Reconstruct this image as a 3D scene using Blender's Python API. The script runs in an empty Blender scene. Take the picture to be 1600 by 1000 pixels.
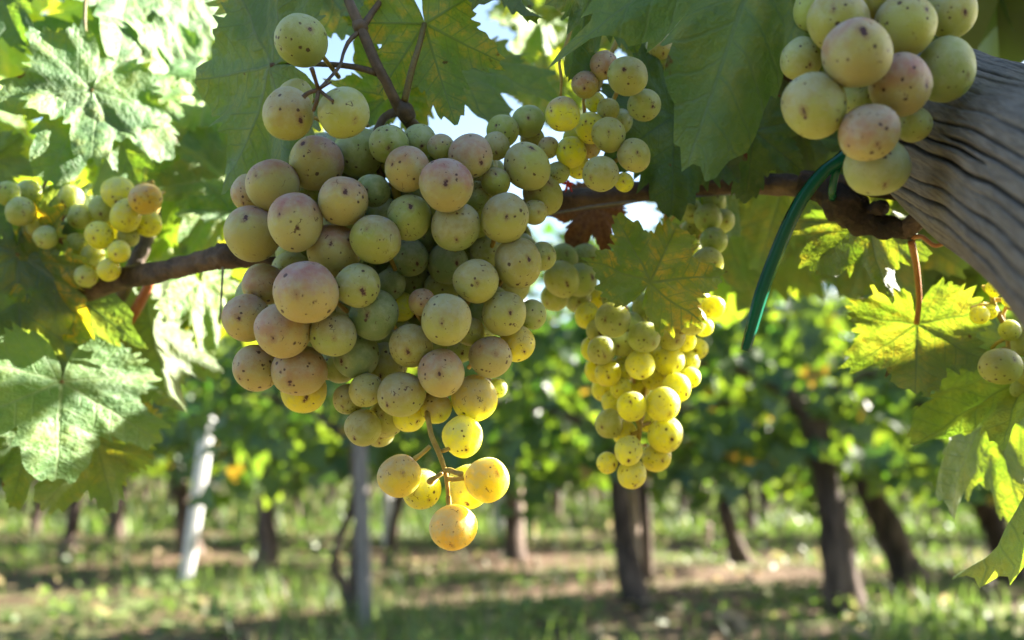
import bpy, math, random
import numpy as np
from mathutils import Vector, Matrix, noise as mnoise

random.seed(7)
np.random.seed(7)
SC = bpy.context.scene
COL = SC.collection
R = math.radians

# ---------------------------------------------------------------- camera
H = 0.60
PITCH = R(7.9)
FPX = 35.0 / 36.0 * 1600.0
cam_data = bpy.data.cameras.new('camera')
cam_data.lens = 35.0
cam_data.sensor_width = 36.0
cam_data.clip_start = 0.02
cam_data.clip_end = 600.0
cam_data.dof.use_dof = True
cam_data.dof.focus_distance = 0.342
cam_data.dof.aperture_fstop = 9.0
cam = bpy.data.objects.new('camera', cam_data)
cam.location = (0, 0, H)
cam.rotation_euler = (math.pi / 2 + PITCH, 0, 0)
COL.objects.link(cam)
SC.camera = cam
CF = Vector((0, math.cos(PITCH), math.sin(PITCH)))
CU = Vector((0, -math.sin(PITCH), math.cos(PITCH)))
CR = Vector((1, 0, 0))
CO = Vector((0, 0, H))

# ---------------------------------------------------------------- sky, sun, exposure
SUN_EL, SUN_AZ = R(27), R(64)           # azimuth measured from +Y towards +X
world = bpy.data.worlds.new('World')
SC.world = world
world.use_nodes = True
wn = world.node_tree.nodes
bg = wn['Background']
sky = wn.new('ShaderNodeTexSky')
sky.sky_type = 'NISHITA'
sky.sun_disc = False
sky.sun_elevation = SUN_EL
sky.sun_rotation = SUN_AZ
world.node_tree.links.new(sky.outputs[0], bg.inputs[0])
bg.inputs[1].default_value = 0.05
SUN = Vector((math.sin(SUN_AZ) * math.cos(SUN_EL), math.cos(SUN_AZ) * math.cos(SUN_EL), math.sin(SUN_EL)))
sl = bpy.data.lights.new('sun', 'SUN')
sl.energy = 5.0
sl.angle = R(0.53)
sl.color = (1.0, 0.93, 0.82)
sun = bpy.data.objects.new('sun', sl)
sun.rotation_euler = (-SUN).to_track_quat('-Z', 'Y').to_euler()
COL.objects.link(sun)
SC.view_settings.view_transform = 'Standard'
SC.view_settings.look = 'None'
SC.view_settings.gamma = 1.0
SC.view_settings.exposure = 3.0
SC.view_settings.use_curve_mapping = False
cy = SC.cycles
cy.use_denoising = True
cy.max_bounces = 8
cy.diffuse_bounces = 4
cy.glossy_bounces = 3
cy.transmission_bounces = 6
cy.transparent_max_bounces = 8
cy.sample_clamp_indirect = 6.0
cy.caustics_reflective = False
cy.caustics_refractive = False


def P(px, py, d):
    """a point of the place: seen at photo pixel (px, py), d metres along the view axis"""
    return CO + CF * d + CR * ((px - 800) / FPX * d) + CU * ((500 - py) / FPX * d)


def ground_at(px, py):
    v = P(px, py, 1.0) - CO
    return CO + v * (-H / v.z)


def pix(p):
    v = p - CO
    d = v.dot(CF)
    return 800 + v.dot(CR) / d * FPX, 500 - v.dot(CU) / d * FPX, d


# places the sun reaches in the photograph (depth, x0, x1, y0, y1): no canopy leaf grows across their light
SUNNY = [(.35, 620, 830, 640, 870), (.43, 960, 1150, 465, 770), (.42, 1280, 1560, 380, 640), (.34, 1540, 1640, 560, 940), (.76, 730, 900, 0, 130), (.48, 0, 340, 0, 330),
         (.53, 250, 370, 160, 330), (.53, 290, 380, 450, 550), (.475, 70, 190, 90, 220), (.50, 190, 300, 150, 260), (.51, 40, 200, 10, 90), (.52, 240, 330, 10, 110), (.46, 10, 240, 570, 800), (.51, 110, 300, 250, 480), (.465, 10, 220, 300, 580)]


def in_sunshaft(p, m=40):
    for d0, x0, x1, y0, y1 in SUNNY:
        t = ((p - CO).dot(CF) - d0) / SUN.dot(CF)
        if t < .02:
            continue
        x, y, _ = pix(p - SUN * t)
        if x0 - m < x < x1 + m and y0 - m < y < y1 + m:
            return True
    return False


# ---------------------------------------------------------------- node helper
class NT:
    def __init__(self, name):
        self.mat = bpy.data.materials.new(name)
        self.mat.use_nodes = True
        self.t = self.mat.node_tree
        self.t.nodes.clear()
        self.out = self.n('ShaderNodeOutputMaterial')

    def n(self, ty, **kw):
        nd = self.t.nodes.new(ty)
        for k, v in kw.items():
            setattr(nd, k, v)
        return nd

    def put(self, sock, v):
        if isinstance(v, bpy.types.NodeSocket):
            self.t.links.new(v, sock)
        elif v is not None:
            if sock.type == 'RGBA' and not hasattr(v, '__len__'):
                v = (v, v, v, 1)
            elif sock.type == 'RGBA' and len(v) == 3:
                v = (*v, 1)
            elif sock.type == 'VECTOR' and not hasattr(v, '__len__'):
                v = (v, v, v)
            sock.default_value = v

    def m(self, op, a, b=None, c=None, clamp=False):
        nd = self.n('ShaderNodeMath', operation=op, use_clamp=clamp)
        for i, v in enumerate((a, b, c)):
            if v is not None:
                self.put(nd.inputs[i], v)
        return nd.outputs[0]

    def step(self, x, a, b, lo=0.0, hi=1.0):
        nd = self.n('ShaderNodeMapRange', interpolation_type='SMOOTHSTEP')
        for i, v in enumerate((x, a, b, lo, hi)):
            self.put(nd.inputs[i], v)
        return nd.outputs[0]

    def mix(self, f, a, b, blend='MIX'):
        nd = self.n('ShaderNodeMix', data_type='RGBA', blend_type=blend)
        self.put(nd.inputs[0], f)
        self.put(nd.inputs[6], a)
        self.put(nd.inputs[7], b)
        return nd.outputs[2]

    def noise(self, vec, scale, detail=3, rough=0.5, w=None, dist=0.0):
        nd = self.n('ShaderNodeTexNoise', noise_dimensions='4D' if w is not None else '3D')
        if vec is not None:
            self.put(nd.inputs['Vector'], vec)
        if w is not None:
            self.put(nd.inputs['W'], w)
        self.put(nd.inputs['Scale'], scale)
        nd.inputs['Detail'].default_value = detail
        nd.inputs['Roughness'].default_value = rough
        nd.inputs['Distortion'].default_value = dist
        return nd.outputs[0]

    def voro(self, vec, scale, feature='F1', w=None):
        nd = self.n('ShaderNodeTexVoronoi', feature=feature, voronoi_dimensions='4D' if w is not None else '3D')
        self.put(nd.inputs['Vector'], vec)
        if w is not None:
            self.put(nd.inputs['W'], w)
        self.put(nd.inputs['Scale'], scale)
        return nd

    def bump(self, h, strength, dist):
        nd = self.n('ShaderNodeBump')
        nd.inputs['Strength'].default_value = strength
        nd.inputs['Distance'].default_value = dist
        self.put(nd.inputs['Height'], h)
        return nd.outputs[0]

    def bsdf(self, **kw):
        nd = self.n('ShaderNodeBsdfPrincipled')
        for k, v in kw.items():
            self.put(nd.inputs[k.replace('_', ' ')], v)
        return nd

    def done(self, sh):
        self.t.links.new(sh, self.out.inputs[0])
        return self.mat


# ---------------------------------------------------------------- materials
def grape_material():
    T = NT('grape_skin')
    tc = T.n('ShaderNodeTexCoord')
    ob = tc.outputs['Object']
    oi = T.n('ShaderNodeObjectInfo')
    w = T.m('MULTIPLY', oi.outputs['Random'], 61.0)
    w2 = T.m('ADD', w, 13.7)
    sx = T.n('ShaderNodeSeparateXYZ')
    T.put(sx.inputs[0], ob)
    x, y, z = sx.outputs
    base = oi.outputs['Color']
    # mottled flesh tone
    n1 = T.noise(ob, 1.3, 3, 0.55, w)
    col = T.mix(T.step(n1, 0.35, 0.7, 0, 0.35), base, (0.40, 0.40, 0.12))
    # sun-tanned pink cheek
    n2 = T.noise(ob, 1.9, 4, 0.6, w2)
    ck = T.m('ADD', T.m('MULTIPLY', y, 0.75), T.m('MULTIPLY', n2, 0.9))
    cheek = T.m('MULTIPLY', T.step(ck, 0.18, 0.95), oi.outputs['Alpha'])
    col = T.mix(cheek, col, (0.36, 0.165, 0.165))
    # pale waxy bloom
    n3 = T.noise(ob, 2.6, 5, 0.65, w)
    bl = T.step(T.m('ADD', n3, T.m('MULTIPLY', y, 0.16)), 0.38, 0.80, 0.0, 0.44)
    col = T.mix(bl, col, (0.46, 0.51, 0.46))
    # pores: fine pale and dark dots
    v1 = T.voro(ob, 5.2, 'F1', w)
    dens = T.noise(ob, 1.6, 2, 0.5, w2)
    sz = T.step(dens, 0.30, 0.60, 0.10, 0.62)
    rndc = T.n('ShaderNodeSeparateColor')
    T.put(rndc.inputs[0], v1.outputs['Color'])
    sz = T.m('MULTIPLY', sz, T.m('POWER', rndc.outputs[0], 2.3))
    wob = T.m('MULTIPLY', T.m('SUBTRACT', T.noise(ob, 22, 2, 0.5, w), 0.5), 0.30)
    dots = T.m('SUBTRACT', 1.0, T.step(T.m('ADD', v1.outputs['Distance'], wob), T.m('MULTIPLY', sz, 0.6), sz), clamp=True)
    dots = T.m('MULTIPLY', dots, T.m('GREATER_THAN', sz, 0.045))
    v2 = T.voro(ob, 12.0, 'F1', w2)
    rn2 = T.n('ShaderNodeSeparateColor')
    T.put(rn2.inputs[0], v2.outputs['Color'])
    pores = T.m('MULTIPLY', T.step(v2.outputs['Distance'], 0.10, 0.24, 1, 0), T.m('GREATER_THAN', rn2.outputs[0], 0.60))
    col = T.mix(T.m('MULTIPLY', pores, 0.75), col, (0.15, 0.085, 0.05))
    col = T.mix(T.m('MULTIPLY', dots, 0.88), col, (0.055, 0.022, 0.028))
    # russet streaks
    v3 = T.voro(T_warp(T, ob, w, 0.35, 3.0), 2.3, 'DISTANCE_TO_EDGE', w2)
    stm = T.step(T.noise(ob, 2.3, 2, 0.5, T.m('ADD', w, 4.4)), 0.60, 0.68)
    st = T.m('MULTIPLY', T.step(v3.outputs[0], 0.008, 0.035, 1, 0), stm)
    col = T.mix(T.m('MULTIPLY', st, 0.85), col, (0.075, 0.03, 0.022))
    # flower-end scar at the pole
    wx = T.m('MULTIPLY', T.m('SUBTRACT', T.noise(ob, 5.5, 5, 0.7, w), 0.5), 0.62)
    rr = T.m('SQRT', T.m('ADD', T.m('POWER', T.m('MULTIPLY', x, 1.5), 2.0), T.m('POWER', y, 2.0)))
    rr = T.m('ADD', rr, wx)
    rs = T.m('MULTIPLY', T.m('POWER', T.m('FRACT', T.m('MULTIPLY', oi.outputs['Random'], 17.3)), 2.0), 0.085)
    halo = T.m('MULTIPLY', T.step(rr, T.m('ADD', 0.02, rs), T.m('ADD', 0.26, rs), 0.45, 0), T.m('GREATER_THAN', z, 0))
    col = T.mix(halo, col, (0.20, 0.075, 0.075))
    scar = T.m('MULTIPLY', T.step(rr, T.m('ADD', 0.015, rs), T.m('ADD', 0.075, rs), 1, 0), T.m('GREATER_THAN', z, 0))
    col = T.mix(T.m('MULTIPLY', scar, 0.92), col, (0.06, 0.022, 0.035))
    marks = T.m('MAXIMUM', T.m('MAXIMUM', dots, scar), st)
    rough = T.step(n3, 0.3, 0.75, 0.34, 0.60)
    b = T.bsdf(Base_Color=col, Roughness=rough, Normal=T.bump(T.m('SUBTRACT', n3, T.m('MULTIPLY', marks, 0.6)), 0.12, 0.06))
    b.subsurface_method = 'RANDOM_WALK'
    T.put(b.inputs['Subsurface Weight'], T.m('SUBTRACT', 0.74, T.m('MULTIPLY', marks, 0.66)))
    b.inputs['Subsurface Radius'].default_value = (1.0, 0.92, 0.20)
    b.inputs['Subsurface Scale'].default_value = 0.0190
    b.inputs['Subsurface Anisotropy'].default_value = 0.3
    b.inputs['IOR'].default_value = 1.38
    b.inputs['Specular IOR Level'].default_value = 0.45
    return T.done(b.outputs[0])


def T_warp(T, vec, w, amt, scale):
    nd = T.n('ShaderNodeTexNoise', noise_dimensions='4D')
    T.put(nd.inputs['Vector'], vec)
    T.put(nd.inputs['W'], w)
    nd.inputs['Scale'].default_value = scale
    s = T.n('ShaderNodeVectorMath', operation='SCALE')
    T.put(s.inputs[0], nd.outputs['Color'])
    s.inputs['Scale'].default_value = amt
    a = T.n('ShaderNodeVectorMath', operation='ADD')
    T.put(a.inputs[0], vec)
    T.put(a.inputs[1], s.outputs[0])
    return a.outputs[0]


def leaf_material(name, near=True):
    T = NT(name)
    oi = T.n('ShaderNodeObjectInfo')
    geo = T.n('ShaderNodeNewGeometry')
    if near:
        uv = T.n('ShaderNodeUVMap', uv_map='vein')
        sp = T.n('ShaderNodeSeparateXYZ')
        T.put(sp.inputs[0], uv.outputs[0])
        al, pe = sp.outputs[0], sp.outputs[1]
        ape = T.m('ABSOLUTE', pe)
        tc = T.n('ShaderNodeTexCoord')
        ob = tc.outputs['Object']
        w = T.m('MULTIPLY', oi.outputs['Random'], 57.0)
        wid = T.m('SUBTRACT', 0.022, T.m('MULTIPLY', al, 0.016))
        main = T.step(ape, T.m('MULTIPLY', wid, 0.45), wid, 1, 0)
        cr = T.m('FRACT', T.m('ADD', T.m('SUBTRACT', T.m('MULTIPLY', al, 7.5), T.m('MULTIPLY', ape, 5.5)),
                              T.m('MULTIPLY', T.m('SIGN', pe), 0.25)))
        side = T.step(T.m('ABSOLUTE', T.m('SUBTRACT', cr, 0.5)), 0.025, 0.085, 1, 0)
        net = T.step(T.voro(ob, 17.0, 'DISTANCE_TO_EDGE').outputs[0], 0.0, 0.10, 1, 0)
        vein = T.m('MAXIMUM', main, T.m('MULTIPLY', side, 0.62))
        vein = T.m('MAXIMUM', vein, T.m('MULTIPLY', net, 0.20))
        n1 = T.noise(ob, 2.2, 4, 0.6, w)
        n2 = T.noise(ob, 6.5, 4, 0.6, w)
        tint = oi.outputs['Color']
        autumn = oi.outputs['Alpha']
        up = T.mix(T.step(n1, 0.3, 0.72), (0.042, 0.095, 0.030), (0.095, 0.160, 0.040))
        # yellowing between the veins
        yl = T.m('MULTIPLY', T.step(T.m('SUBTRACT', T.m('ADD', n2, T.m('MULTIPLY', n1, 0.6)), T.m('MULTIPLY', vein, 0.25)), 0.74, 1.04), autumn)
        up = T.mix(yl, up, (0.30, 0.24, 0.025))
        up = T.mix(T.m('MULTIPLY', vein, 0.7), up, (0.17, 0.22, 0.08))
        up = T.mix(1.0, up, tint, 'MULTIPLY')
        up = T.mix(T.step(T.noise(ob, 4.0, 5, 0.7, T.m('ADD', w, 21.0)), 0.35, 0.80, 0.05, 0.28), up, (0.26, 0.30, 0.24))
        un = T.mix(0.55, up, (0.20, 0.25, 0.13))
        col = T.mix(geo.outputs['Backfacing'], up, un)
        # translucency: veins and thick tissue pass less light
        tr = T.mix(T.step(n1, 0.3, 0.7), (0.23, 0.40, 0.018), (0.42, 0.50, 0.03))
        tr = T.mix(yl, tr, (0.75, 0.52, 0.03))
        tr = T.mix(T.m('MULTIPLY', vein, 0.70), tr, (0.08, 0.14, 0.012))
        # leaves tinted pale to stand in for sunlight let less light through
        tsep = T.n('ShaderNodeSeparateColor')
        T.put(tsep.inputs[0], tint)
        tr = T.mix(1.0, tr, T.mix(T.step(tsep.outputs[2], 1.7, 2.0), tint, (0.85, 1.0, 0.9)), 'MULTIPLY')
        # scorched brown patches, more at the margins
        rim = T.n('ShaderNodeAttribute', attribute_name='rim').outputs['Fac']
        br = T.step(T.m('ADD', T.noise(ob, 3.3, 4, 0.6, T.m('ADD', w, 9.1)), T.m('ADD', T.m('MULTIPLY', rim, 0.20), T.m('MULTIPLY', autumn, 0.04))), 0.84, 0.90)
        sm = T.step(T.noise(ob, 9.0, 2, 0.5, T.m('ADD', w, 3.0)), 0.74, 0.78, 0, 0.8)
        br = T.m('MAXIMUM', br, sm)
        col = T.mix(br, col, (0.085, 0.035, 0.016))
        tr = T.mix(br, tr, (0.16, 0.04, 0.008))
        hgt = T.m('SUBTRACT', T.m('MULTIPLY', n2, 0.7), T.m('MULTIPLY', T.m('MAXIMUM', main, T.m('MULTIPLY', side, 0.62)), 0.9))
        nor = T.bump(hgt, 0.26, 0.05)
        rough = T.step(n2, 0.3, 0.7, 0.50, 0.68)
    else:
        at = T.n('ShaderNodeAttribute', attribute_name='tone').outputs['Fac']
        pos = geo.outputs['Position']
        n1 = T.noise(pos, 30.0, 2)
        up = T.mix(at, (0.028, 0.070, 0.027), (0.078, 0.132, 0.032))
        yl = T.step(at, 0.90, 0.97)
        up = T.mix(yl, up, (0.30, 0.20, 0.03))
        col = T.mix(geo.outputs['Backfacing'], up, T.mix(0.5, up, (0.15, 0.20, 0.11)))
        tr = T.mix(at, (0.10, 0.26, 0.016), (0.42, 0.54, 0.03))
        tr = T.mix(yl, tr, (0.7, 0.42, 0.03))
        nor = None
        rough = T.step(n1, 0.3, 0.7, 0.33, 0.5)
    b = T.bsdf(Base_Color=col, Roughness=rough, Normal=nor)
    b.inputs['Specular IOR Level'].default_value = 0.5
    t = T.n('ShaderNodeBsdfTranslucent')
    T.put(t.inputs[0], tr)
    if nor is not None:
        T.put(t.inputs['Normal'], nor)
    ms = T.n('ShaderNodeMixShader')
    ms.inputs[0].default_value = 0.36
    T.t.links.new(b.outputs[0], ms.inputs[1])
    T.t.links.new(t.outputs[0], ms.inputs[2])
    return T.done(ms.outputs[0])


def simple_material(name, c1, c2, scale=40, rough=0.7, bump=0.4, bd=0.002, stretch=None, sss=0.0, spec=0.4):
    T = NT(name)
    tc = T.n('ShaderNodeTexCoord')
    v = tc.outputs['Object']
    if stretch:
        mp = T.n('ShaderNodeMapping')
        T.put(mp.inputs[0], v)
        mp.inputs['Scale'].default_value = stretch
        v = mp.outputs[0]
    n1 = T.noise(v, scale, 6, 0.65)
    n2 = T.noise(v, scale * 0.23, 3, 0.5)
    f = T.step(T.m('ADD', T.m('MULTIPLY', n1, 0.6), T.m('MULTIPLY', n2, 0.4)), 0.36, 0.64)
    col = T.mix(f, c1, c2)
    b = T.bsdf(Base_Color=col, Roughness=rough, Normal=T.bump(n1, bump, bd))
    b.inputs['Specular IOR Level'].default_value = spec
    if sss:
        b.inputs['Subsurface Weight'].default_value = sss
        b.inputs['Subsurface Radius'].default_value = (1, 0.7, 0.2)
        b.inputs['Subsurface Scale'].default_value = 0.002
    return T.done(b.outputs[0])


def wood_material():
    T = NT('weathered_wood')
    uv = T.n('ShaderNodeUVMap', uv_map='grain')
    v = uv.outputs[0]
    mp = T.n('ShaderNodeMapping')
    T.put(mp.inputs[0], v)
    mp.inputs['Scale'].default_value = (1.0, 9.0, 1.0)
    fine = T.noise(mp.outputs[0], 9.0, 6, 0.7, None, 0.6)
    broad = T.noise(v, 3.0, 3, 0.5)
    cr = T.n('ShaderNodeAttribute', attribute_name='crack').outputs['Fac']
    col = T.mix(T.step(fine, 0.3, 0.7), (0.145, 0.127, 0.108), (0.30, 0.272, 0.238))
    col = T.mix(T.step(broad, 0.4, 0.7, 0, 0.4), col, (0.17, 0.15, 0.13))
    col = T.mix(T.step(cr, 0.15, 0.8, 0, 0.9), col, (0.035, 0.027, 0.02))
    b = T.bsdf(Base_Color=col, Roughness=0.85, Normal=T.bump(fine, 0.55, 0.004))
    b.inputs['Specular IOR Level'].default_value = 0.25
    return T.done(b.outputs[0])


def ground_material():
    T = NT('soil')
    geo = T.n('ShaderNodeNewGeometry')
    pos = geo.outputs['Position']
    n1 = T.noise(pos, 0.9, 4, 0.55)
    n2 = T.noise(pos, 9.0, 6, 0.65)
    n3 = T.noise(pos, 55.0, 4, 0.6)
    col = T.mix(T.step(n2, 0.3, 0.7), (0.075, 0.046, 0.029), (0.175, 0.113, 0.072))
    col = T.mix(T.step(n3, 0.45, 0.75, 0, 0.5), col, (0.21, 0.145, 0.098))
    g = T.step(T.m('ADD', n1, T.m('MULTIPLY', T.m('SUBTRACT', n2, 0.5), 0.6)), 0.46, 0.62, 0, 0.7)
    col = T.mix(g, col, T.mix(n3, (0.045, 0.085, 0.02), (0.13, 0.17, 0.05)))
    b = T.bsdf(Base_Color=col, Roughness=0.95, Normal=T.bump(T.m('ADD', n2, T.m('MULTIPLY', n3, 0.4)), 0.8, 0.03))
    b.inputs['Specular IOR Level'].default_value = 0.15
    return T.done(b.outputs[0])


def grass_material():
    T = NT('grass_blades')
    at = T.n('ShaderNodeAttribute', attribute_name='tone').outputs['Fac']
    col = T.mix(at, (0.055, 0.11, 0.026), (0.20, 0.25, 0.075))
    dry = T.step(at, 0.86, 0.93)
    col = T.mix(dry, col, (0.28, 0.21, 0.12))
    tr = T.mix(dry, T.mix(at, (0.13, 0.28, 0.03), (0.30, 0.40, 0.07)), (0.45, 0.36, 0.18))
    b = T.bsdf(Base_Color=col, Roughness=0.5)
    t = T.n('ShaderNodeBsdfTranslucent')
    T.put(t.inputs[0], tr)
    ms = T.n('ShaderNodeMixShader')
    ms.inputs[0].default_value = 0.4
    T.t.links.new(b.outputs[0], ms.inputs[1])
    T.t.links.new(t.outputs[0], ms.inputs[2])
    return T.done(ms.outputs[0])


def tie_material():
    T = NT('green_plastic_tie')
    tc = T.n('ShaderNodeTexCoord')
    n1 = T.noise(tc.outputs['Object'], 60, 3)
    col = T.mix(n1, (0.003, 0.095, 0.060), (0.004, 0.14, 0.085))
    b = T.bsdf(Base_Color=col, Roughness=0.25)
    t = T.n('ShaderNodeBsdfTranslucent')
    T.put(t.inputs[0], (0.0, 0.16, 0.08))
    ms = T.n('ShaderNodeMixShader')
    ms.inputs[0].default_value = 0.25
    T.t.links.new(b.outputs[0], ms.inputs[1])
    T.t.links.new(t.outputs[0], ms.inputs[2])
    return T.done(ms.outputs[0])


M_GRAPE = grape_material()
M_LEAF = leaf_material('vine_leaf', True)
M_FAR = leaf_material('far_vine_leaf', False)
M_CANE = simple_material('cane_bark', (0.040, 0.025, 0.018), (0.150, 0.098, 0.066), 120, 0.7, 1.0, 0.003, (1, 1, 1))
M_ROUGH = simple_material('old_vine_bark', (0.018, 0.013, 0.010), (0.085, 0.058, 0.042), 110, 0.85, 1.0, 0.004)
M_STEM = simple_material('green_stem', (0.27, 0.19, 0.04), (0.48, 0.36, 0.09), 220, 0.5, 0.3, 0.001, None, 0.5)
M_SHOOT = simple_material('brown_shoot', (0.060, 0.040, 0.025), (0.16, 0.105, 0.062), 200, 0.55, 0.4, 0.001)
M_RED = simple_material('red_petiole', (0.30, 0.085, 0.035), (0.42, 0.20, 0.07), 180, 0.45, 0.2, 0.001, None, 0.4)
M_PET = simple_material('petiole_green_brown', (0.14, 0.085, 0.035), (0.19, 0.17, 0.05), 180, 0.45, 0.2, 0.001, None, 0.3)
M_TRUNK = simple_material('trunk_bark', (0.030, 0.021, 0.017), (0.155, 0.108, 0.082), 26, 0.9, 1.0, 0.02, (1, 1, 0.22))
M_GREY = simple_material('grey_stake_wood', (0.13, 0.115, 0.105), (0.30, 0.27, 0.25), 30, 0.85, 0.5, 0.006, (1, 1, 0.1))
M_WHITE = simple_material('white_concrete', (0.52, 0.51, 0.50), (0.74, 0.73, 0.72), 14, 0.8, 0.3, 0.004)
M_TAN = simple_material('pale_stake_wood', (0.30, 0.21, 0.15), (0.50, 0.38, 0.29), 30, 0.85, 0.5, 0.006, (1, 1, 0.1))
M_WIRE = simple_material('galvanised_wire', (0.10, 0.10, 0.095), (0.22, 0.21, 0.20), 300, 0.45, 0.1, 0.0005)
M_WOOD = wood_material()
M_SOIL = ground_material()
M_GRASS = grass_material()
M_TIE = tie_material()
M_DRY = simple_material('dead_leaf', (0.16, 0.045, 0.020), (0.34, 0.16, 0.055), 60, 0.7, 0.5, 0.002)

# ---------------------------------------------------------------- object helpers
WM = {}


def link(o, W, parent=None):
    COL.objects.link(o)
    o.rotation_mode = 'QUATERNION'
    WM[o.name] = W
    if parent is not None:
        o.parent = parent
        o.matrix_basis = WM[parent.name].inverted() @ W
    else:
        o.matrix_basis = W
    return o


def root(name, loc, label, cat, group=None, kind=None):
    o = bpy.data.objects.new(name, None)
    o.empty_display_size = 0.02
    o['label'] = label
    o['category'] = cat
    if group:
        o['group'] = group
    if kind:
        o['kind'] = kind
    return link(o, Matrix.Translation(loc))


def mesh(name, verts, faces, mat, smooth=True):
    me = bpy.data.meshes.new(name)
    me.from_pydata([tuple(v) for v in verts], [], faces)
    if smooth:
        me.polygons.foreach_set('use_smooth', [True] * len(me.polygons))
    me.materials.append(mat)
    me.update()
    return me


def part(name, me, parent, W=None, label=None):
    o = bpy.data.objects.new(name, me)
    if label:
        o['label'] = label
    return link(o, W if W is not None else WM[parent.name].copy(), parent)


def tube_geo(pts, radii, sides=8, rough=0.0, seed=0, cap=True):
    """verts and faces of a tapered tube through world points"""
    V, Fc = [], []
    n = len(pts)
    pts = [Vector(p) for p in pts]
    prev = None
    for i, p in enumerate(pts):
        t = (pts[min(i + 1, n - 1)] - pts[max(i - 1, 0)]).normalized()
        if prev is None:
            a = t.orthogonal().normalized()
        else:
            a = (prev - t * prev.dot(t)).normalized()
        prev = a
        b = t.cross(a)
        for k in range(sides):
            th = 2 * math.pi * k / sides
            d = a * math.cos(th) + b * math.sin(th)
            r = radii[i]
            if rough:
                r *= 1 + rough * (mnoise.noise(Vector((math.cos(th) * 2.2 + seed, math.sin(th) * 2.2, i * 0.45 + seed))) +
                                  0.5 * mnoise.noise(Vector((math.cos(th) * 6 + seed, math.sin(th) * 6, i * 0.3))))
            V.append(p + d * r)
    for i in range(n - 1):
        for k in range(sides):
            k2 = (k + 1) % sides
            Fc.append((i * sides + k, i * sides + k2, (i + 1) * sides + k2, (i + 1) * sides + k))
    if cap:
        Fc.append(tuple(range(sides - 1, -1, -1)))
        Fc.append(tuple((n - 1) * sides + k for k in range(sides)))
    return V, Fc


def spline(ctrl, n):
    """Catmull-Rom through (Vector, radius) controls -> points, radii"""
    ps = [Vector(c[0]) for c in ctrl]
    rs = [c[1] for c in ctrl]
    P_, R_ = [], []
    m = len(ps) - 1
    for j in range(n + 1):
        u = j / n * m
        i = min(int(u), m - 1)
        f = u - i
        a, b, c, d = ps[max(i - 1, 0)], ps[i], ps[i + 1], ps[min(i + 2, m)]
        P_.append(0.5 * ((2 * b) + (c - a) * f + (2 * a - 5 * b + 4 * c - d) * f * f + (3 * b - a - 3 * c + d) * f ** 3))
        R_.append(rs[i] * (1 - f) + rs[i + 1] * f)
    return P_, R_


class Geo:
    def __init__(self):
        self.V, self.F = [], []

    def add(self, V, F):
        o = len(self.V)
        self.V += V
        self.F += [tuple(i + o for i in f) for f in F]

    def tube(self, ctrl, n=10, sides=8, rough=0.0, seed=0):
        p, r = spline(ctrl, n)
        self.add(*tube_geo(p, r, sides, rough, seed))

    def local(self, W):
        inv = W.inverted()
        return [inv @ Vector(v) for v in self.V]


def tube_part(name, ctrl, mat, parent, n=12, sides=10, rough=0.0, seed=0, label=None):
    g = Geo()
    g.tube(ctrl, n, sides, rough, seed)
    return part(name, mesh(name, g.local(WM[parent.name]), g.F, mat), parent, None, label)


def px_tube(name, path, mat, parent, **kw):
    """path: (px, py, depth, width in photo pixels)"""
    return tube_part(name, [(P(a, b, d), w * d / FPX * 0.5) for a, b, d, w in path], mat, parent, **kw)


# ---------------------------------------------------------------- leaf meshes
LOBES = [(0, 1.0), (10, .90), (21, .70), (28, .60), (36, .66), (45, .84), (52, .92), (60, .80), (72, .60), (80, .53),
         (90, .60), (104, .72), (116, .66), (130, .60), (145, .57), (157, .50), (167, .36), (175, .14), (180, .03)]
VEINS = [0, 52, -52, 104, -104]


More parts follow.
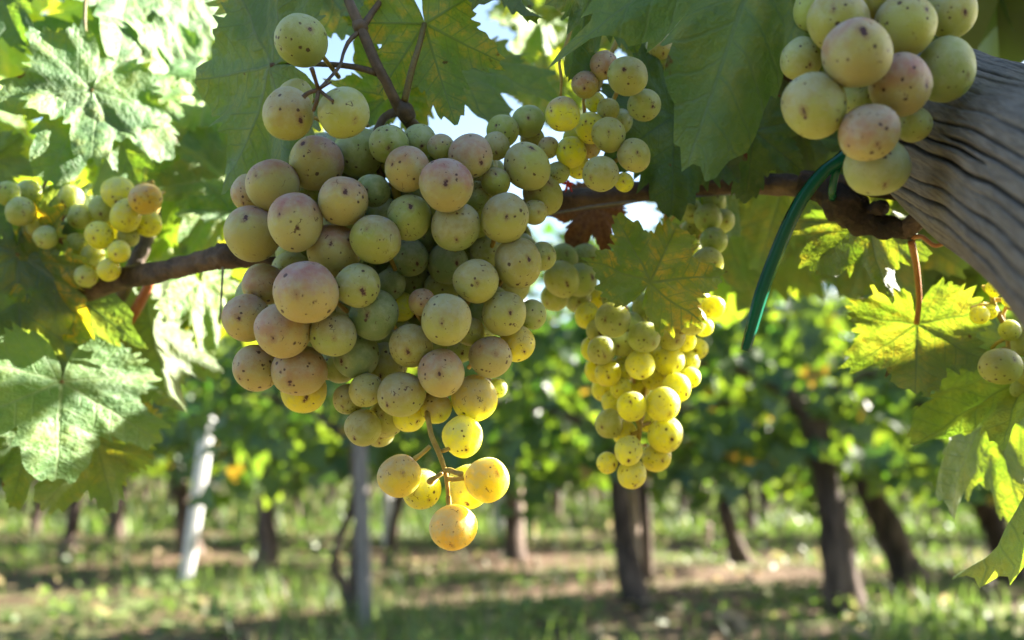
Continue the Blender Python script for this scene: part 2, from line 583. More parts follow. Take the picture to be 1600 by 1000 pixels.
def leaf_mesh(seed, cup=0.0, fold=0.12, droop=0.15, ripple=0.05, sinus=1.0, quilt=0.030, teeth=0.075, nang=168, curl=0.0):
    rng = random.Random(seed)
    lob = [(a, r) for a, r in LOBES]
    jit = [1 + rng.uniform(-.07, .07) for _ in range(2 * len(lob))]
    ph = rng.uniform(0, 6.28)

    def rad(deg):
        s = 0 if deg >= 0 else len(lob)
        d = abs(deg)
        for i in range(len(lob) - 1):
            if d <= lob[i + 1][0]:
                a0, r0 = lob[i]
                a1, r1 = lob[i + 1]
                j0 = jit[s + i] if i else 1
                f = (d - a0) / (a1 - a0)
                f = f * f * (3 - 2 * f)
                r = r0 * j0 * (1 - f) + r1 * jit[s + i + 1] * f
                if sinus != 1.0:
                    r = r ** sinus
                return r
        return .03
    rings = [0.06, .16, .27, .39, .51, .63, .74, .84, .92, 1.0]
    nt = 23
    V, rim = [Vector((0, 0, 0))], [0.0]
    angs = [-179.5 + 359.0 * k / (nang - 1) for k in range(nang)]
    for t in rings:
        for a in angs:
            th = R(a)
            r = rad(a)
            tt = t
            if t > .95:
                u = (abs(a) / 180 * nt + 0.5 + (0.13 if a < 0 else 0) + .18 * math.sin(a * .13 + ph)) % 1.0
                tri = 1 - abs(u - .5) * 2
                amp = teeth * (0.7 + .5 * math.sin(a * .21 + ph * 2)) * min(1, r * 1.4)
                tt = 1.0 + (tri - .35) * amp * 2.0 / max(r, .35)
            elif t > .88:
                tt = t - .01
            x, y = tt * r * math.sin(th), tt * r * math.cos(th)
            # distance to nearest main vein
            best = 9
            for v in VEINS:
                dv = R(a - v)
                if abs(a - v) < 90:
                    best = min(best, abs(tt * r * math.sin(dv)))
            z = quilt * (1 - math.exp(-(best / .07) ** 2))
            z += quilt * 1.4 * mnoise.noise(Vector((x * 7 + seed, y * 7, seed * 1.7))) + .05 * mnoise.noise(Vector((x * 2 + seed, y * 2, 3.1)))
            z += fold * abs(x) + cup * (x * x + y * y)
            z -= droop * max(0, y) ** 2 + droop * .8 * max(0, abs(x) - .25) ** 2
            z += ripple * tt * tt * r * math.sin(R(a) * 5 + ph) + ripple * .6 * tt ** 3 * math.sin(R(a) * 13 + ph * 3)
            V.append(Vector((x, y, z)))
            rim.append(max(0, t - .55) / .45)
    if curl:
        for v in V[1:]:
            ang = curl * abs(v.x)
            s = 1 if v.x >= 0 else -1
            if abs(ang) > 1e-4:
                rr = abs(v.x) / ang
                z0 = v.z
                v.x = s * rr * math.sin(ang)
                v.z = z0 * math.cos(ang) - rr * (1 - math.cos(ang))
    F = []
    secs = []
    for k in range(nang - 1):
        am = (angs[k] + angs[k + 1]) / 2
        sec = min(VEINS, key=lambda v: abs(am - v))
        F.append((0, 1 + k + 1, 1 + k))
        secs.append(sec)
    for j in range(len(rings) - 1):
        for k in range(nang - 1):
            a = 1 + j * nang + k
            am = (angs[k] + angs[k + 1]) / 2
            F.append((a, a + 1, a + 1 + nang, a + nang))
            secs.append(min(VEINS, key=lambda v: abs(am - v)))
    flat = [Vector((0, 0))]
    for t in rings:
        for a in angs:
            r = rad(a)
            flat.append(Vector((t * r * math.sin(R(a)), t * r * math.cos(R(a)))))
    me = mesh('leaf_blade', V, F, M_LEAF)
    uvl = me.uv_layers.new(name='vein')
    buf = []
    for p, s in zip(me.polygons, secs):
        c, sn = math.cos(R(s)), math.sin(R(s))
        for vi in p.vertices:
            q = flat[vi]
            buf += [q.x * sn + q.y * c, q.x * c - q.y * sn]
    uvl.data.foreach_set('uv', buf)
    at = me.attributes.new('rim', 'FLOAT', 'POINT')
    at.data.foreach_set('value', rim)
    return me


LEAFS = [leaf_mesh(11, 0.0, .10, .20, .05), leaf_mesh(12, .1, .05, .30, .07), leaf_mesh(13, -.15, .22, .25, .05),
         leaf_mesh(14, .0, .30, .10, .06), leaf_mesh(15, -.25, .0, .2, .09, 1.25), leaf_mesh(16, .15, .12, .45, .04),
         leaf_mesh(17, -.1, .15, .3, .08, .8), leaf_mesh(18, .0, .45, .3, .05), leaf_mesh(19, 0, .1, .5, .06, 1.1),
         leaf_mesh(20, 0, .1, .15, .08, .7), leaf_mesh(21, 0, 0, .3, .06, 1.0, .03, .08, 168, 1.3),
         leaf_mesh(22, 0, 0, .3, .06, 1.0, .03, .08, 168, 2.1),
         leaf_mesh(23, 0, .02, .06, .035, 1.0, .014, .07), leaf_mesh(24, .03, -.03, .10, .045, .9, .016, .07)]


def petiole_mesh(seed):
    rng = random.Random(seed)
    g = Geo()
    s = rng.uniform(-.25, .25)
    g.tube([(Vector((0, .02, .0)), .017), (Vector((s * .2, -.25, -.10)), .014), (Vector((s, -.6, -.30)), .014),
            (Vector((s * 1.6, -.95, -.35)), .017)], 9, 6)
    return mesh('petiole', g.V, g.F, M_PET)


PETS = [petiole_mesh(i) for i in range(4)]


def leaf_matrix(junc, tip, face=(0, 0), under=False, wide=1.0):
    y = tip - junc
    L = y.length
    y = y / L
    n = (-CF + CR * face[0] + CU * face[1])
    if under:
        n = -n
    z = (n - y * n.dot(y)).normalized()
    x = y.cross(z)
    m = Matrix((x * L * wide, y * L, z * L)).transposed().to_4x4()
    m.translation = junc
    return m


def put_leaf(vine, W, var, tint=(1, 1, 1), autumn=.3, label=None, pet=True):
    o = part('leaf', LEAFS[var], vine, W, label)
    o.color = (*tint, autumn)
    if pet is True:
        part('petiole', random.choice(PETS), o, W.copy())
    elif pet:
        path, mat = pet
        g = Geo()
        g.tube([(P(a, b, d), w * d / FPX * .5) for a, b, d, w in path], 12, 7)
        part('petiole', mesh('petiole', g.local(W), g.F, mat), o, W.copy())
    return o


# ---------------------------------------------------------------- grape meshes
def grape_mesh(seed, nu=36, nv=22):
    V, F = [], []
    for j in range(nv + 1):
        ph = math.pi * j / nv
        for i in range(nu):
            th = 2 * math.pi * i / nu
            d = Vector((math.sin(ph) * math.cos(th), math.sin(ph) * math.sin(th), math.cos(ph)))
            r = 1 + .085 * mnoise.noise(d * .9 + Vector((seed * 3.3, 0, 0)))
            # slight dimple at the flower end
            r -= .02 * math.exp(-(ph / .12) ** 2)
            V.append(d * r)
    for j in range(nv):
        for i in range(nu):
            i2 = (i + 1) % nu
            if j == 0:
                F.append((0, nu + i, nu + i2))
            elif j == nv - 1:
                F.append((j * nu + i, nv * nu, j * nu + i2))
            else:
                F.append((j * nu + i, (j + 1) * nu + i, (j + 1) * nu + i2, j * nu + i2))
    return mesh('grape_skin', V, F, M_GRAPE)


GRAPES = [grape_mesh(i) for i in range(5)]
GREEN, SUN_YEL, PINK, OLIVE, BLUEG = (.30, .37, .125), (.74, .72, .05), (.43, .375, .165), (.36, .385, .125), (.20, .29, .15)  # the yellow is brightened to stand in for sun glowing through berries


def place_grape(bunch, c, r, tint, blush, rng, scar=None, sc=(1, 1)):
    if scar is None:
        a = rng.uniform(0, 6.28)
        m = rng.uniform(.05, .9)
        scar = (m * math.cos(a), m * math.sin(a) - .25)
    z = (-CF + CR * scar[0] + CU * scar[1]).normalized()
    u = (Vector((0, 0, 1)) + CR * rng.uniform(-.5, .3) - CF * .4).normalized()
    y = (u - z * u.dot(z)).normalized()
    x = y.cross(z)
    # stretch along image axes: grapes are a little longer than wide
    Rm = Matrix((x, y, z)).transposed()
    S = Matrix.Diagonal((r * rng.uniform(.94, 1.04) * sc[0], r * rng.uniform(.96, 1.06) * sc[1], r))
    W = (Rm @ S).to_4x4()
    W.translation = c
    o = part('grape', rng.choice(GRAPES), bunch, W)
    k = rng.uniform(.9, 1.1)
    o.color = (tint[0] * k * rng.uniform(.94, 1.06), tint[1] * k, tint[2] * k * rng.uniform(.85, 1.15), blush)
    return o


def build_bunch(bunch, items, dfun, seed, axis, fill=None, stem_mat=None, fill_gap=.012):
    """items front to back: (px, py, r_px, tint, blush[, depth offset[, scar[, aspect]]]); each berry slides back along its
    line of sight until it only touches the ones in front of it"""
    rng = random.Random(seed)
    done = []
    rec = []
    for it in items:
        px, py, rp, tint, blush = it[:5]
        off = it[5] if len(it) > 5 and it[5] is not None else 0.0
        scar = it[6] if len(it) > 6 else None
        sc = it[7] if len(it) > 7 else (1, 1)
        d = dfun(px, py) + off
        for _ in range(120):
            c = P(px, py, d)
            r = rp * d / FPX
            if all((c - q).length > .93 * (r + s) for q, s in done):
                break
            d += .001
        done.append((c, r))
        rec.append((c, r))
        place_grape(bunch, c, r, tint, blush, rng, scar, sc)
    if fill:
        for px, py, rp, tint in fill:
            d = dfun(px, py) + fill_gap
            ok = False
            for _ in range(34):
                c = P(px, py, d)
                r = rp * d / FPX
                if all((c - q).length > .90 * (r + s) for q, s in done):
                    ok = True
                    break
                d += .002
            if ok:
                done.append((c, r))
                rec.append((c, r))
                place_grape(bunch, c, r, tint, .1, rng)
    # stalk with a pedicel to every berry
    g = Geo()
    ctrl = [(P(a, b, d), w * d / FPX * .5) for a, b, d, w in axis]
    g.tube(ctrl, 24, 8, .12, seed)
    ap, ar = spline(ctrl, 40)
    for c, r in rec:
        q = min(ap, key=lambda p: (p - c).length + max(0, c.z - p.z - .0) * -.4)
        if (q - c).length < r * 1.02:
            continue
        back = (CF * 1.0 + Vector((0, 0, .25)) + (q - c).normalized() * .35).normalized()
        e = c + back * r * .96
        mid = c + back * (r + .008)
        if (q - mid).length > .012:
            q = mid + (q - mid).normalized() * .008 + CF * .012
        g.tube([(q, .0009), (mid, .0008), (c + back * r * 1.05, .0012), (e, .0018)], 5, 6)
    part('stem', mesh('stem', g.local(WM[bunch.name]), g.F, stem_mat or M_STEM), bunch)
    return rec


# =================================================================== THE SETTING
def tnoise(x, y, s, o=0.0):
    return mnoise.noise(Vector((x * s + o, y * s - o, o * .37)))


def gz(x, y):
    return .02 * tnoise(x, y, .8) + .012 * tnoise(x, y, 3.0, 5)


xs = np.concatenate([np.array([-250, -120, -60, -30]), np.arange(-16, 16.01, .4), np.array([30, 60, 120, 250])])
ys = np.concatenate([np.array([-80, -30, -10]), np.arange(-4, 24.01, .4), np.array([32, 45, 70, 120, 250, 400])])
gv = [(x, y, gz(x, y) if -16 <= x <= 16 and -4 <= y <= 24 else 0) for y in ys for x in xs]
nx = len(xs)
gf = [(j * nx + i, j * nx + i + 1, (j + 1) * nx + i + 1, (j + 1) * nx + i) for j in range(len(ys) - 1) for i in range(nx - 1)]
go = bpy.data.objects.new('ground', mesh('ground', gv, gf, M_SOIL))
go['kind'] = 'structure'
go['label'] = 'brown vineyard soil between the rows'
link(go, Matrix.Identity(4))


def big_mesh(name, V, F, mat, tone=None):
    me = bpy.data.meshes.new(name)
    nv, nf, k = len(V), len(F), F.shape[1]
    me.vertices.add(nv)
    me.vertices.foreach_set('co', V.astype(np.float32).ravel())
    me.loops.add(nf * k)
    me.loops.foreach_set('vertex_index', F.astype(np.int32).ravel())
    me.polygons.add(nf)
    me.polygons.foreach_set('loop_start', np.arange(0, nf * k, k, dtype=np.int32))
    me.update(calc_edges=True)
    me.materials.append(mat)
    if tone is not None:
        a = me.attributes.new('tone', 'FLOAT', 'POINT')
        a.data.foreach_set('value', tone.astype(np.float32))
    me.validate()
    return me


ROW0, ROWD = 3.75, 2.05
rg = np.random.default_rng(5)


def strip(y):
    # tilled, nearly bare soil between the first and second rows and again a row further; grass elsewhere
    if 4.15 < y < 5.5:
        return -.42
    if 6.1 < y < 7.0:
        return -.25
    return .10 if y > 7.0 else 0.0


def grass_patch(n, y0, y1, hmin, hmax, wmin, wmax, thr):
    y = y0 + (y1 - y0) * rg.random(n * 3) ** 1.4
    x = (rg.random(n * 3) * 2 - 1) * (y * .56 + .6)
    keep = np.array([tnoise(a, b, .75, 2.2) + .55 * tnoise(a, b, 2.6, 7.1) + strip(b) for a, b in zip(x, y)]) + rg.normal(0, .12, n * 3) > thr
    x, y = x[keep][:n], y[keep][:n]
    m = len(x)
    z = np.array([gz(a, b) for a, b in zip(x, y)])
    h = hmin + (hmax - hmin) * rg.random(m) ** 2.2
    w = wmin + (wmax - wmin) * rg.random(m)
    az = rg.random(m) * 6.283
    lean = rg.random(m) * .9
    dx, dy = np.cos(az), np.sin(az)
    lx, ly = -np.sin(az) * lean * h, np.cos(az) * lean * h
    V = np.zeros((m, 5, 3))
    V[:, 0] = np.stack([x - dx * w, y - dy * w, z - .01], 1)
    V[:, 1] = np.stack([x + dx * w, y + dy * w, z - .01], 1)
    V[:, 2] = np.stack([x + dx * w * .9 + lx * .35, y + dy * w * .9 + ly * .35, z + h * .6], 1)
    V[:, 3] = np.stack([x - dx * w * .9 + lx * .35, y - dy * w * .9 + ly * .35, z + h * .6], 1)
    V[:, 4] = np.stack([x + lx, y + ly, z + h], 1)
    b = np.arange(m)[:, None] * 5
    F = np.concatenate([b + np.array([[0, 1, 2]]), b + np.array([[0, 2, 3]]), b + np.array([[3, 2, 4]])], 0)
    tone = np.repeat(np.clip(rg.normal(.5, .25, m), 0, 1), 5)
    return V.reshape(-1, 3), F, tone


def stuff(name, me, label):
    o = bpy.data.objects.new(name, me)
    o['kind'] = 'stuff'
    o['label'] = label
    return link(o, Matrix.Identity(4))


V, F, t = grass_patch(26000, 1.7, 14.0, .03, .17, .0016, .004, .02)
stuff('grass', big_mesh('grass', V, F, M_GRASS, t), 'patchy green grass growing between the vine rows')
V, F, t = grass_patch(26000, 8.0, 44.0, .04, .20, .006, .016, -.25)
stuff('grass', big_mesh('grass', V, F, M_GRASS, t), 'far grass under the distant vine rows')


# low broad-leaved weeds and fallen leaves
def weed_patch(n, y0, y1, size, thr, o):
    y = y0 + (y1 - y0) * rg.random(n * 3) ** 1.3
    x = (rg.random(n * 3) * 2 - 1) * (y * .56 + .6)
    keep = np.array([tnoise(a, b, 1.1, o) + .5 * tnoise(a, b, 3.3, o + 3) + strip(b) * .7 for a, b in zip(x, y)]) > thr
    x, y = x[keep][:n], y[keep][:n]
    m = len(x)
    z = np.array([gz(a, b) for a, b in zip(x, y)]) + .01 + .10 * rg.random(m) ** 2
    s = size * (.5 + rg.random(m))
    n_ = rg.normal(0, 1, (m, 3))
    n_[:, 2] = np.abs(n_[:, 2]) + .9
    n_ /= np.linalg.norm(n_, axis=1)[:, None]
    a = np.cross(n_, rg.normal(0, 1, (m, 3)))
    a /= np.linalg.norm(a, axis=1)[:, None]
    b = np.cross(n_, a)
    c = np.stack([x, y, z], 1)
    ring = [(-1, 0), (-.45, .5), (.4, .45), (1, 0), (.4, -.45), (-.45, -.5)]
    V = np.stack([c + a * (u * s)[:, None] + b * (v * s)[:, None] - n_ * (abs(u) * .18 * s)[:, None] for u, v in ring], 1)
    k = np.arange(m)[:, None] * 6
    F = np.concatenate([k + np.array([[0, 1, 4]]), k + np.array([[0, 4, 5]]), k + np.array([[1, 2, 4]]), k + np.array([[2, 3, 4]])], 0)
    return V.reshape(-1, 3), F, np.repeat(np.clip(rg.normal(.5, .28, m), 0, 1), 6)


V, F, t = weed_patch(9000, 1.8, 12.0, .022, .05, 11.0)
stuff('weeds', big_mesh('weeds', V, F, M_GRASS, np.clip(t, 0, .8)), 'low broad-leaved weeds on the vineyard floor')
V, F, t = weed_patch(1500, 1.8, 10.0, .03, -.3, 23.0)
stuff('leaves', big_mesh('leaf_litter', V, F, M_GRASS, .87 + .13 * t), 'dry fallen vine leaves lying on the soil')


# ------------------------------------------------------------- background vines
def crown_mesh(seed, n, wx, wy, z0, z1, size):
    r_ = np.random.default_rng(seed)
    nn = n
    u = r_.random((nn, 3))
    x = (u[:, 0] - .5) * wx * 1.15
    zt = u[:, 2]
    z = z0 + (z1 - z0) * zt
    # ragged lower hem
    hem = np.array([.20 * mnoise.noise(Vector((a * 2.3 + seed, seed * .7, 0))) for a in x])
    z = z + hem * (1 - zt) * 1.2
    edge = np.sign(u[:, 1] - .5) * (np.abs(u[:, 1] - .5) * 2) ** .6 * .5
    y = edge * wy * (1 - .45 * np.abs(zt - .45))
    c = np.stack([x, y, z], 1)
    # outward, drooping leaves
    nrm = np.stack([r_.normal(0, .6, nn), np.sign(edge) * .8 + r_.normal(0, .5, nn), .55 + r_.normal(0, .45, nn)], 1)
    nrm /= np.linalg.norm(nrm, axis=1)[:, None]
    down = np.stack([r_.normal(0, .5, nn), r_.normal(0, .3, nn), -np.ones(nn)], 1)
    t_ = down - nrm * (down * nrm).sum(1)[:, None]
    t_ /= np.linalg.norm(t_, axis=1)[:, None]
    b_ = np.cross(nrm, t_)
    s = size * (.6 + .7 * r_.random(nn))
    ring = [(-.12, 0), (-.35, .55), (.25, .62), (.30, .36), (1.0, 0), (.30, -.36), (.25, -.62), (-.35, -.55)]
    V = np.stack([c + t_ * (p * s)[:, None] + b_ * (q * s)[:, None] + nrm * ((.16 * abs(q) - .12 * max(p, 0)) * s)[:, None] for p, q in ring], 1)
    k = np.arange(nn)[:, None] * 8
    tri = [(0, 2, 1), (0, 3, 2), (0, 4, 3), (0, 5, 4), (0, 6, 5), (0, 7, 6)]
    F = np.concatenate([k + np.array([q]) for q in tri], 0)
    tone = np.repeat(np.clip(r_.normal(.45, .24, nn), 0, 1), 8)
    return big_mesh('crown', V.reshape(-1, 3), F, M_FAR, tone)


CROWNS = [crown_mesh(30 + i, 660, 1.0, .5, .50, 1.55, .075) for i in range(5)]
TRUNKV = []


def trunk_mesh(seed, top, lean, rad, bend):
    """base at the origin, top (fork) at lean"""
    rng = random.Random(seed)
    g = Geo()
    ctrl = []
    for i in range(6):
        f = i / 5
        p = Vector((lean[0] * f + bend * math.sin(f * math.pi) + rng.uniform(-.012, .012), lean[1] * f + rng.uniform(-.02, .02), top * f - .03 * (i == 0)))
        ctrl.append((p, rad * (1.25 - .55 * f + .35 * max(0, .18 - f) / .18) * rng.uniform(.9, 1.1)))
    ctrl[-1] = (ctrl[-1][0], rad * 1.05)
    g.tube(ctrl, 16, 12, .22, seed)
    e = ctrl[-1][0]
    for s in (-1, 1):
        g.tube([(e - Vector((0, 0, .03)), rad * .7), (e + Vector((s * .14, rng.uniform(-.05, .05), .10)), rad * .5),
                (e + Vector((s * .33, rng.uniform(-.06, .06), .17)), rad * .36), (e + Vector((s * .55, 0, .19)), rad * .26)], 9, 8, .18, seed + 3)
    return mesh('trunk', g.V, g.F, M_TRUNK)


TRUNKS = [trunk_mesh(50 + i, .62 + .05 * (i % 3), ((-1) ** i * (.03 + .02 * i), .02), .026 + .004 * (i % 4), .02 * (i % 3 - 1)) for i in range(7)]


def bg_vine(base, label, trunk=None, crown=None, group=None, cz=0.0, flip=None):
    o = root('grape_vine', base, label, 'vine', group)
    part('trunk', trunk or random.choice(TRUNKS), o, WM[o.name].copy())
    rot = Matrix.Rotation(0 if random.random() < .5 else math.pi, 4, 'Z') @ Matrix.Rotation(random.uniform(-.12, .12), 4, 'Z')
    sc_ = Matrix.Diagonal((random.uniform(.95, 1.1), random.uniform(.9, 1.1), random.uniform(.92, 1.08), 1))
    cr_ = part('crown', crown or random.choice(CROWNS), o, Matrix.Translation(Vector(base) + Vector((0, 0, cz))) @ rot @ sc_)
    return o


def px_trunk(bx, by, tx, ty, wpx, seed, bend=0.0):
    """trunk from its foot at pixel (bx,by) on the ground to the fork at (tx,ty) in the same depth"""
    b = ground_at(bx, by)
    d = (b - CO).dot(CF)
    t = P(tx, ty, d)
    # keep the fork in the plane of the row
    rel = t - b
    return b, trunk_mesh(seed, max(.35, rel.z), (rel.x, 0), wpx * d / FPX * .5, bend)


def key_vine(bx, by, tx, ty, wpx, seed, label, bend=0.0, cz=0.0):
    b, tm = px_trunk(bx, by, tx, ty, wpx, seed, bend)
    bg_vine(b, label, tm, None, None, cz)
    return b.x, b.y


used = []
for a in [
    (560, 972, 552, 690, 24, 201, 'twisted grey vine with a bowed second stem, below the big bunch', .0),
    (1000, 950, 965, 700, 34, 202, 'dark vine trunk standing against two pale stakes', -.02),
    (1332, 962, 1275, 640, 48, 203, 'thickest dark old vine trunk on the right, lit along its right edge', .0),
    (1432, 915, 1330, 690, 42, 204, 'dark vine trunk leaning left, right behind the thickest trunk', .0),
    (1590, 905, 1500, 690, 38, 205, 'leaning dark vine trunk at the far right by the hanging leaf', .0),
    (412, 893, 400, 700, 26, 206, 'dark vine trunk right of the leaning white post', .03),
    (300, 868, 268, 690, 26, 207, 'dark vine trunk just left of the leaning white post', .0),
    (178, 842, 184, 690, 22, 208, 'pinkish sunlit vine trunk at the left', .0),
    (805, 872, 800, 690, 26, 209, 'slim vine trunk beside the lowest grapes', .0),
    (1160, 880, 1130, 700, 24, 210, 'thin curved vine trunk between the stakes and the thickest trunk', -.04),
    (866, 812, 868, 690, 16, 211, 'small distant vine trunk in the sunlit grass left of the right cluster', .0),
]:
    used.append(key_vine(*a[:6], a[6], a[7]))

LAND = [(90, 'the pale lobed leaf'), (300, 'the leaning white post'), (410, 'the dark trunk beside the white post'), (566, 'the grey stake'), (708, 'the lowest grapes'),
        (800, 'the slim trunk'), (985, 'the pale stake under the right cluster'), (1150, 'the thin curved trunk'), (1305, 'the thickest dark trunk'), (1420, 'the leaning dark trunk'),
        (1560, 'the long drooping leaf')]


def row_label(word, px):
    if px < 0:
        return 'grape vine of the %s row beyond the left edge of view' % word
    if px > 1600:
        return 'grape vine of the %s row beyond the right edge of view' % word
    lx, nm = min(LAND, key=lambda q: abs(q[0] - px))
    where = 'straight behind' if abs(px - lx) < 18 else ('a little left of' if px < lx else 'a little right of')
    return '%s row grape vine %s %s' % (word, where, nm)


row_words = ['first', 'second', 'third', 'fourth', 'fifth', 'sixth', 'seventh', 'eighth', 'ninth']
for k in range(9):
    y = ROW0 + ROWD * k
    half = y * .55 + 1.3
    x = -half + random.uniform(0, .4)
    while x < half:
        yy = y + random.uniform(-.06, .06)
        if not any(abs(x - ux) < .42 and abs(yy - uy) < 1.0 for ux, uy in used):
            ppx = pix(Vector((x, yy, 0)))[0]
            if k == 0 and ppx < 1640:
                x += .88
                continue
            lab = row_label(row_words[k], ppx)
            bg_vine(Vector((x, yy, gz(x, yy))), lab, None, None, 'grape vines of the %s row' % row_words[k])
        x += random.uniform(.78, .98)

# the neighbouring row on the viewer's side, which keeps the low sky off the bunches
for i in range(9):
    bg_vine(Vector((-3.6 + .9 * i + random.uniform(-.05, .05), -1.62, 0)), 'grape vine of the row behind the viewer', None, None, 'grape vines of the row behind the viewer')

# the rows beyond, one mass
Vs, Fs, Ts, off = [], [], [], 0
for k in range(9, 20):
    y = ROW0 + ROWD * k
    cm = CROWNS[k % 5]
    n = len(cm.vertices)
    co = np.zeros(n * 3)
    cm.vertices.foreach_get('co', co)
    co = co.reshape(-1, 3)
    fi = np.zeros(len(cm.polygons) * 3, dtype=np.int32)
    cm.loops.foreach_get('vertex_index', fi)
    fi = fi.reshape(-1, 3)
    tt = np.zeros(n)
    cm.attributes['tone'].data.foreach_get('value', tt)
    half = y * .55 + 1
    for x in np.arange(-half, half, 1.0):
        keep = (rg.random(len(fi) // 6) < .45)
        kf = np.tile(keep, 6)
        c2 = co * np.array([1.05, 1.2, 1.0]) + np.array([x, y + rg.normal(0, .1), 0])
        Vs.append(c2)
        Fs.append(fi[kf] + off)
        Ts.append(tt)
        off += n
stuff('foliage', big_mesh('far_rows', np.concatenate(Vs), np.concatenate(Fs), M_FAR, np.concatenate(Ts)), 'far vine rows merging into one green mass')


# ------------------------------------------------------------- posts and stakes
def stake(name, bx, by, tx, ty, wpx, mat, label, cat, square=True, group=None):
    b = ground_at(bx, by)
    d = (b - CO).dot(CF)
    t = P(tx, ty, d)
    hw = wpx * d / FPX * .5
    o = root(name, b, label, cat, group)
    ax = (t - b)
    V, F = [], []
    n = 8
    sides = 4 if square else 10
    z = ax.normalized()
    x = Vector((1, 0, 0)) - z * z.x
    x.normalize()
    x = Matrix.Rotation(-.87, 3, z) @ x
    y = z.cross(x)
    for i in range(n + 1):
        f = i / n
        for s in range(sides * 2):
            th = 2 * math.pi * (s + .5) / (sides * 2)
            if square:
                c_, s_ = math.cos(th), math.sin(th)
                q = 1.0 / max(abs(c_), abs(s_))
                q = min(q, 1.30)
            else:
                c_, s_, q = math.cos(th), math.sin(th), 1.0
            wob = 1 + .012 * mnoise.noise(Vector((bx + th, f * 5, by)))
            V.append(ax * f + (x * c_ + y * s_) * hw * q * wob - Vector((0, 0, .05 if i == 0 else 0)))
    m = sides * 2
    F = [(i * m + s, i * m + (s + 1) % m, (i + 1) * m + (s + 1) % m, (i + 1) * m + s) for i in range(n) for s in range(m)]
    part('shaft', mesh('shaft', V, F, mat, not square), o)
    # bevelled top
    V2 = [ax + (v - ax) * .999 for v in V[-m:]] + [ax + z * hw * .35 + (v - ax) * .7 for v in V[-m:]]
    F2 = [(s, (s + 1) % m, m + (s + 1) % m, m + s) for s in range(m)] + [tuple(range(m, 2 * m))]
    part('cap', mesh('cap', V2, F2, mat, False), o)
    return o


stake('vineyard_post', 288, 922, 326, 655, 19, M_WHITE, 'leaning white concrete post at the left of the rows', 'post')
stake('vineyard_post', 606, 853, 606, 700, 15, M_WHITE, 'short white post left of the dangling grapes', 'post')
stake('vineyard_post', 780, 838, 779, 690, 14, M_WHITE, 'small pale post right of the dangling grapes', 'post')
stake('wooden_stake', 572, 980, 562, 660, 22, M_GREY, 'grey wooden stake standing against the twisted vine', 'stake', False)
stake('wooden_stake', 996, 930, 980, 680, 20, M_TAN, 'pale stake in front of the dark trunk under the right cluster', 'stake', False)
stake('wooden_stake', 1012, 905, 1002, 690, 20, M_TRUNK, 'dark brown stake just right of the pale stake', 'stake', False)
stake('wooden_stake', 812, 862, 806, 690, 17, M_TAN, 'tan stake beside the slim trunk by the lowest grapes', 'stake', False)
stake('wooden_stake', 572, 862, 566, 770, 15, M_TAN, 'tan stake stub seen behind the grey stake', 'stake', False)
stake('wooden_stake', 1103, 862, 1106, 820, 12, M_TAN, 'short pale peg in the grass near the thin curved trunk', 'stake', False)
# the bowed second stem of the twisted vine stands as its own dead cane
b = ground_at(548, 960)
dd = (b - CO).dot(CF)
dead = root('vine_cane', b, 'thin dark bowed cane arching beside the grey stake', 'cane')
px_tube('cane', [(552, 962, dd, 30), (538, 915, dd, 16), (522, 890, dd, 13), (528, 850, dd, 13), (548, 800, dd, 13), (560, 740, dd, 12), (566, 690, dd, 10)],
        M_TRUNK, dead, n=24, sides=10, rough=.2)

# =================================================================== THE NEAR VINE
vine = root('grape_vine', Vector((-.62, .46, 0)), 'near grape vine whose cordon and leaves fill the top of the view', 'vine')

# cordon, from a trunk outside the frame on the left, across behind the bunches
tube_part('trunk', [(Vector((-.62, .46, -.03)), .034), (Vector((-.63, .47, .2)), .028), (Vector((-.60, .47, .42)), .026), (P(-420, 540, .50), .020)],
          M_ROUGH, vine, n=22, sides=14, rough=.25, seed=4)
px_tube('cordon', [(-420, 540, .50, 60), (-150, 500, .49, 46), (60, 475, .48, 40), (170, 442, .46, 34), (260, 422, .44, 32), (330, 405, .425, 34), (352, 400, .42, 40), (378, 402, .42, 34),
                   (460, 395, .42, 32), (600, 372, .425, 34), (760, 345, .43, 34), (860, 318, .43, 36), (960, 306, .43, 34), (1080, 290, .43, 30), (1200, 288, .42, 32), (1270, 292, .41, 38)],
        M_CANE, vine, n=110, sides=18, rough=.30, seed=9)
px_tube('arm', [(1250, 288, .41, 36), (1290, 298, .405, 44), (1315, 318, .40, 56), (1345, 340, .40, 52), (1375, 352, .395, 38), (1405, 358, .39, 32), (1425, 360, .39, 30)],
        M_ROUGH, vine, n=44, sides=16, rough=.32, seed=21, label='rough peeling bark where the cordon swells')
px_tube('spur', [(1342, 342, .40, 30), (1362, 330, .395, 22), (1376, 325, .39, 26), (1384, 326, .388, 20)], M_ROUGH, vine, n=14, sides=10, rough=.25, seed=3)
px_tube('cane', [(1250, 278, .41, 26), (1340, 290, .40, 28), (1420, 302, .39, 26), (1500, 296, .38, 26), (1620, 280, .37, 26)], M_CANE, vine, n=30, sides=10, rough=.12, seed=5)
px_tube('cane', [(1412, 362, .39, 32), (1432, 346, .385, 30), (1470, 318, .38, 28), (1530, 270, .375, 26)], M_CANE, vine, n=20, sides=10, rough=.15, seed=6)
px_tube('cane', [(1130, 90, .46, 26), (1190, 95, .45, 24), (1240, 120, .44, 22), (1330, 180, .43, 22)], M_ROUGH, vine, n=20, sides=10, rough=.2, seed=16)
px_tube('shoot', [(1422, 372, .39, 10), (1440, 370, .385, 7), (1462, 384, .382, 7), (1488, 372, .38, 6), (1508, 354, .378, 5)], M_RED, vine, n=20, sides=7)
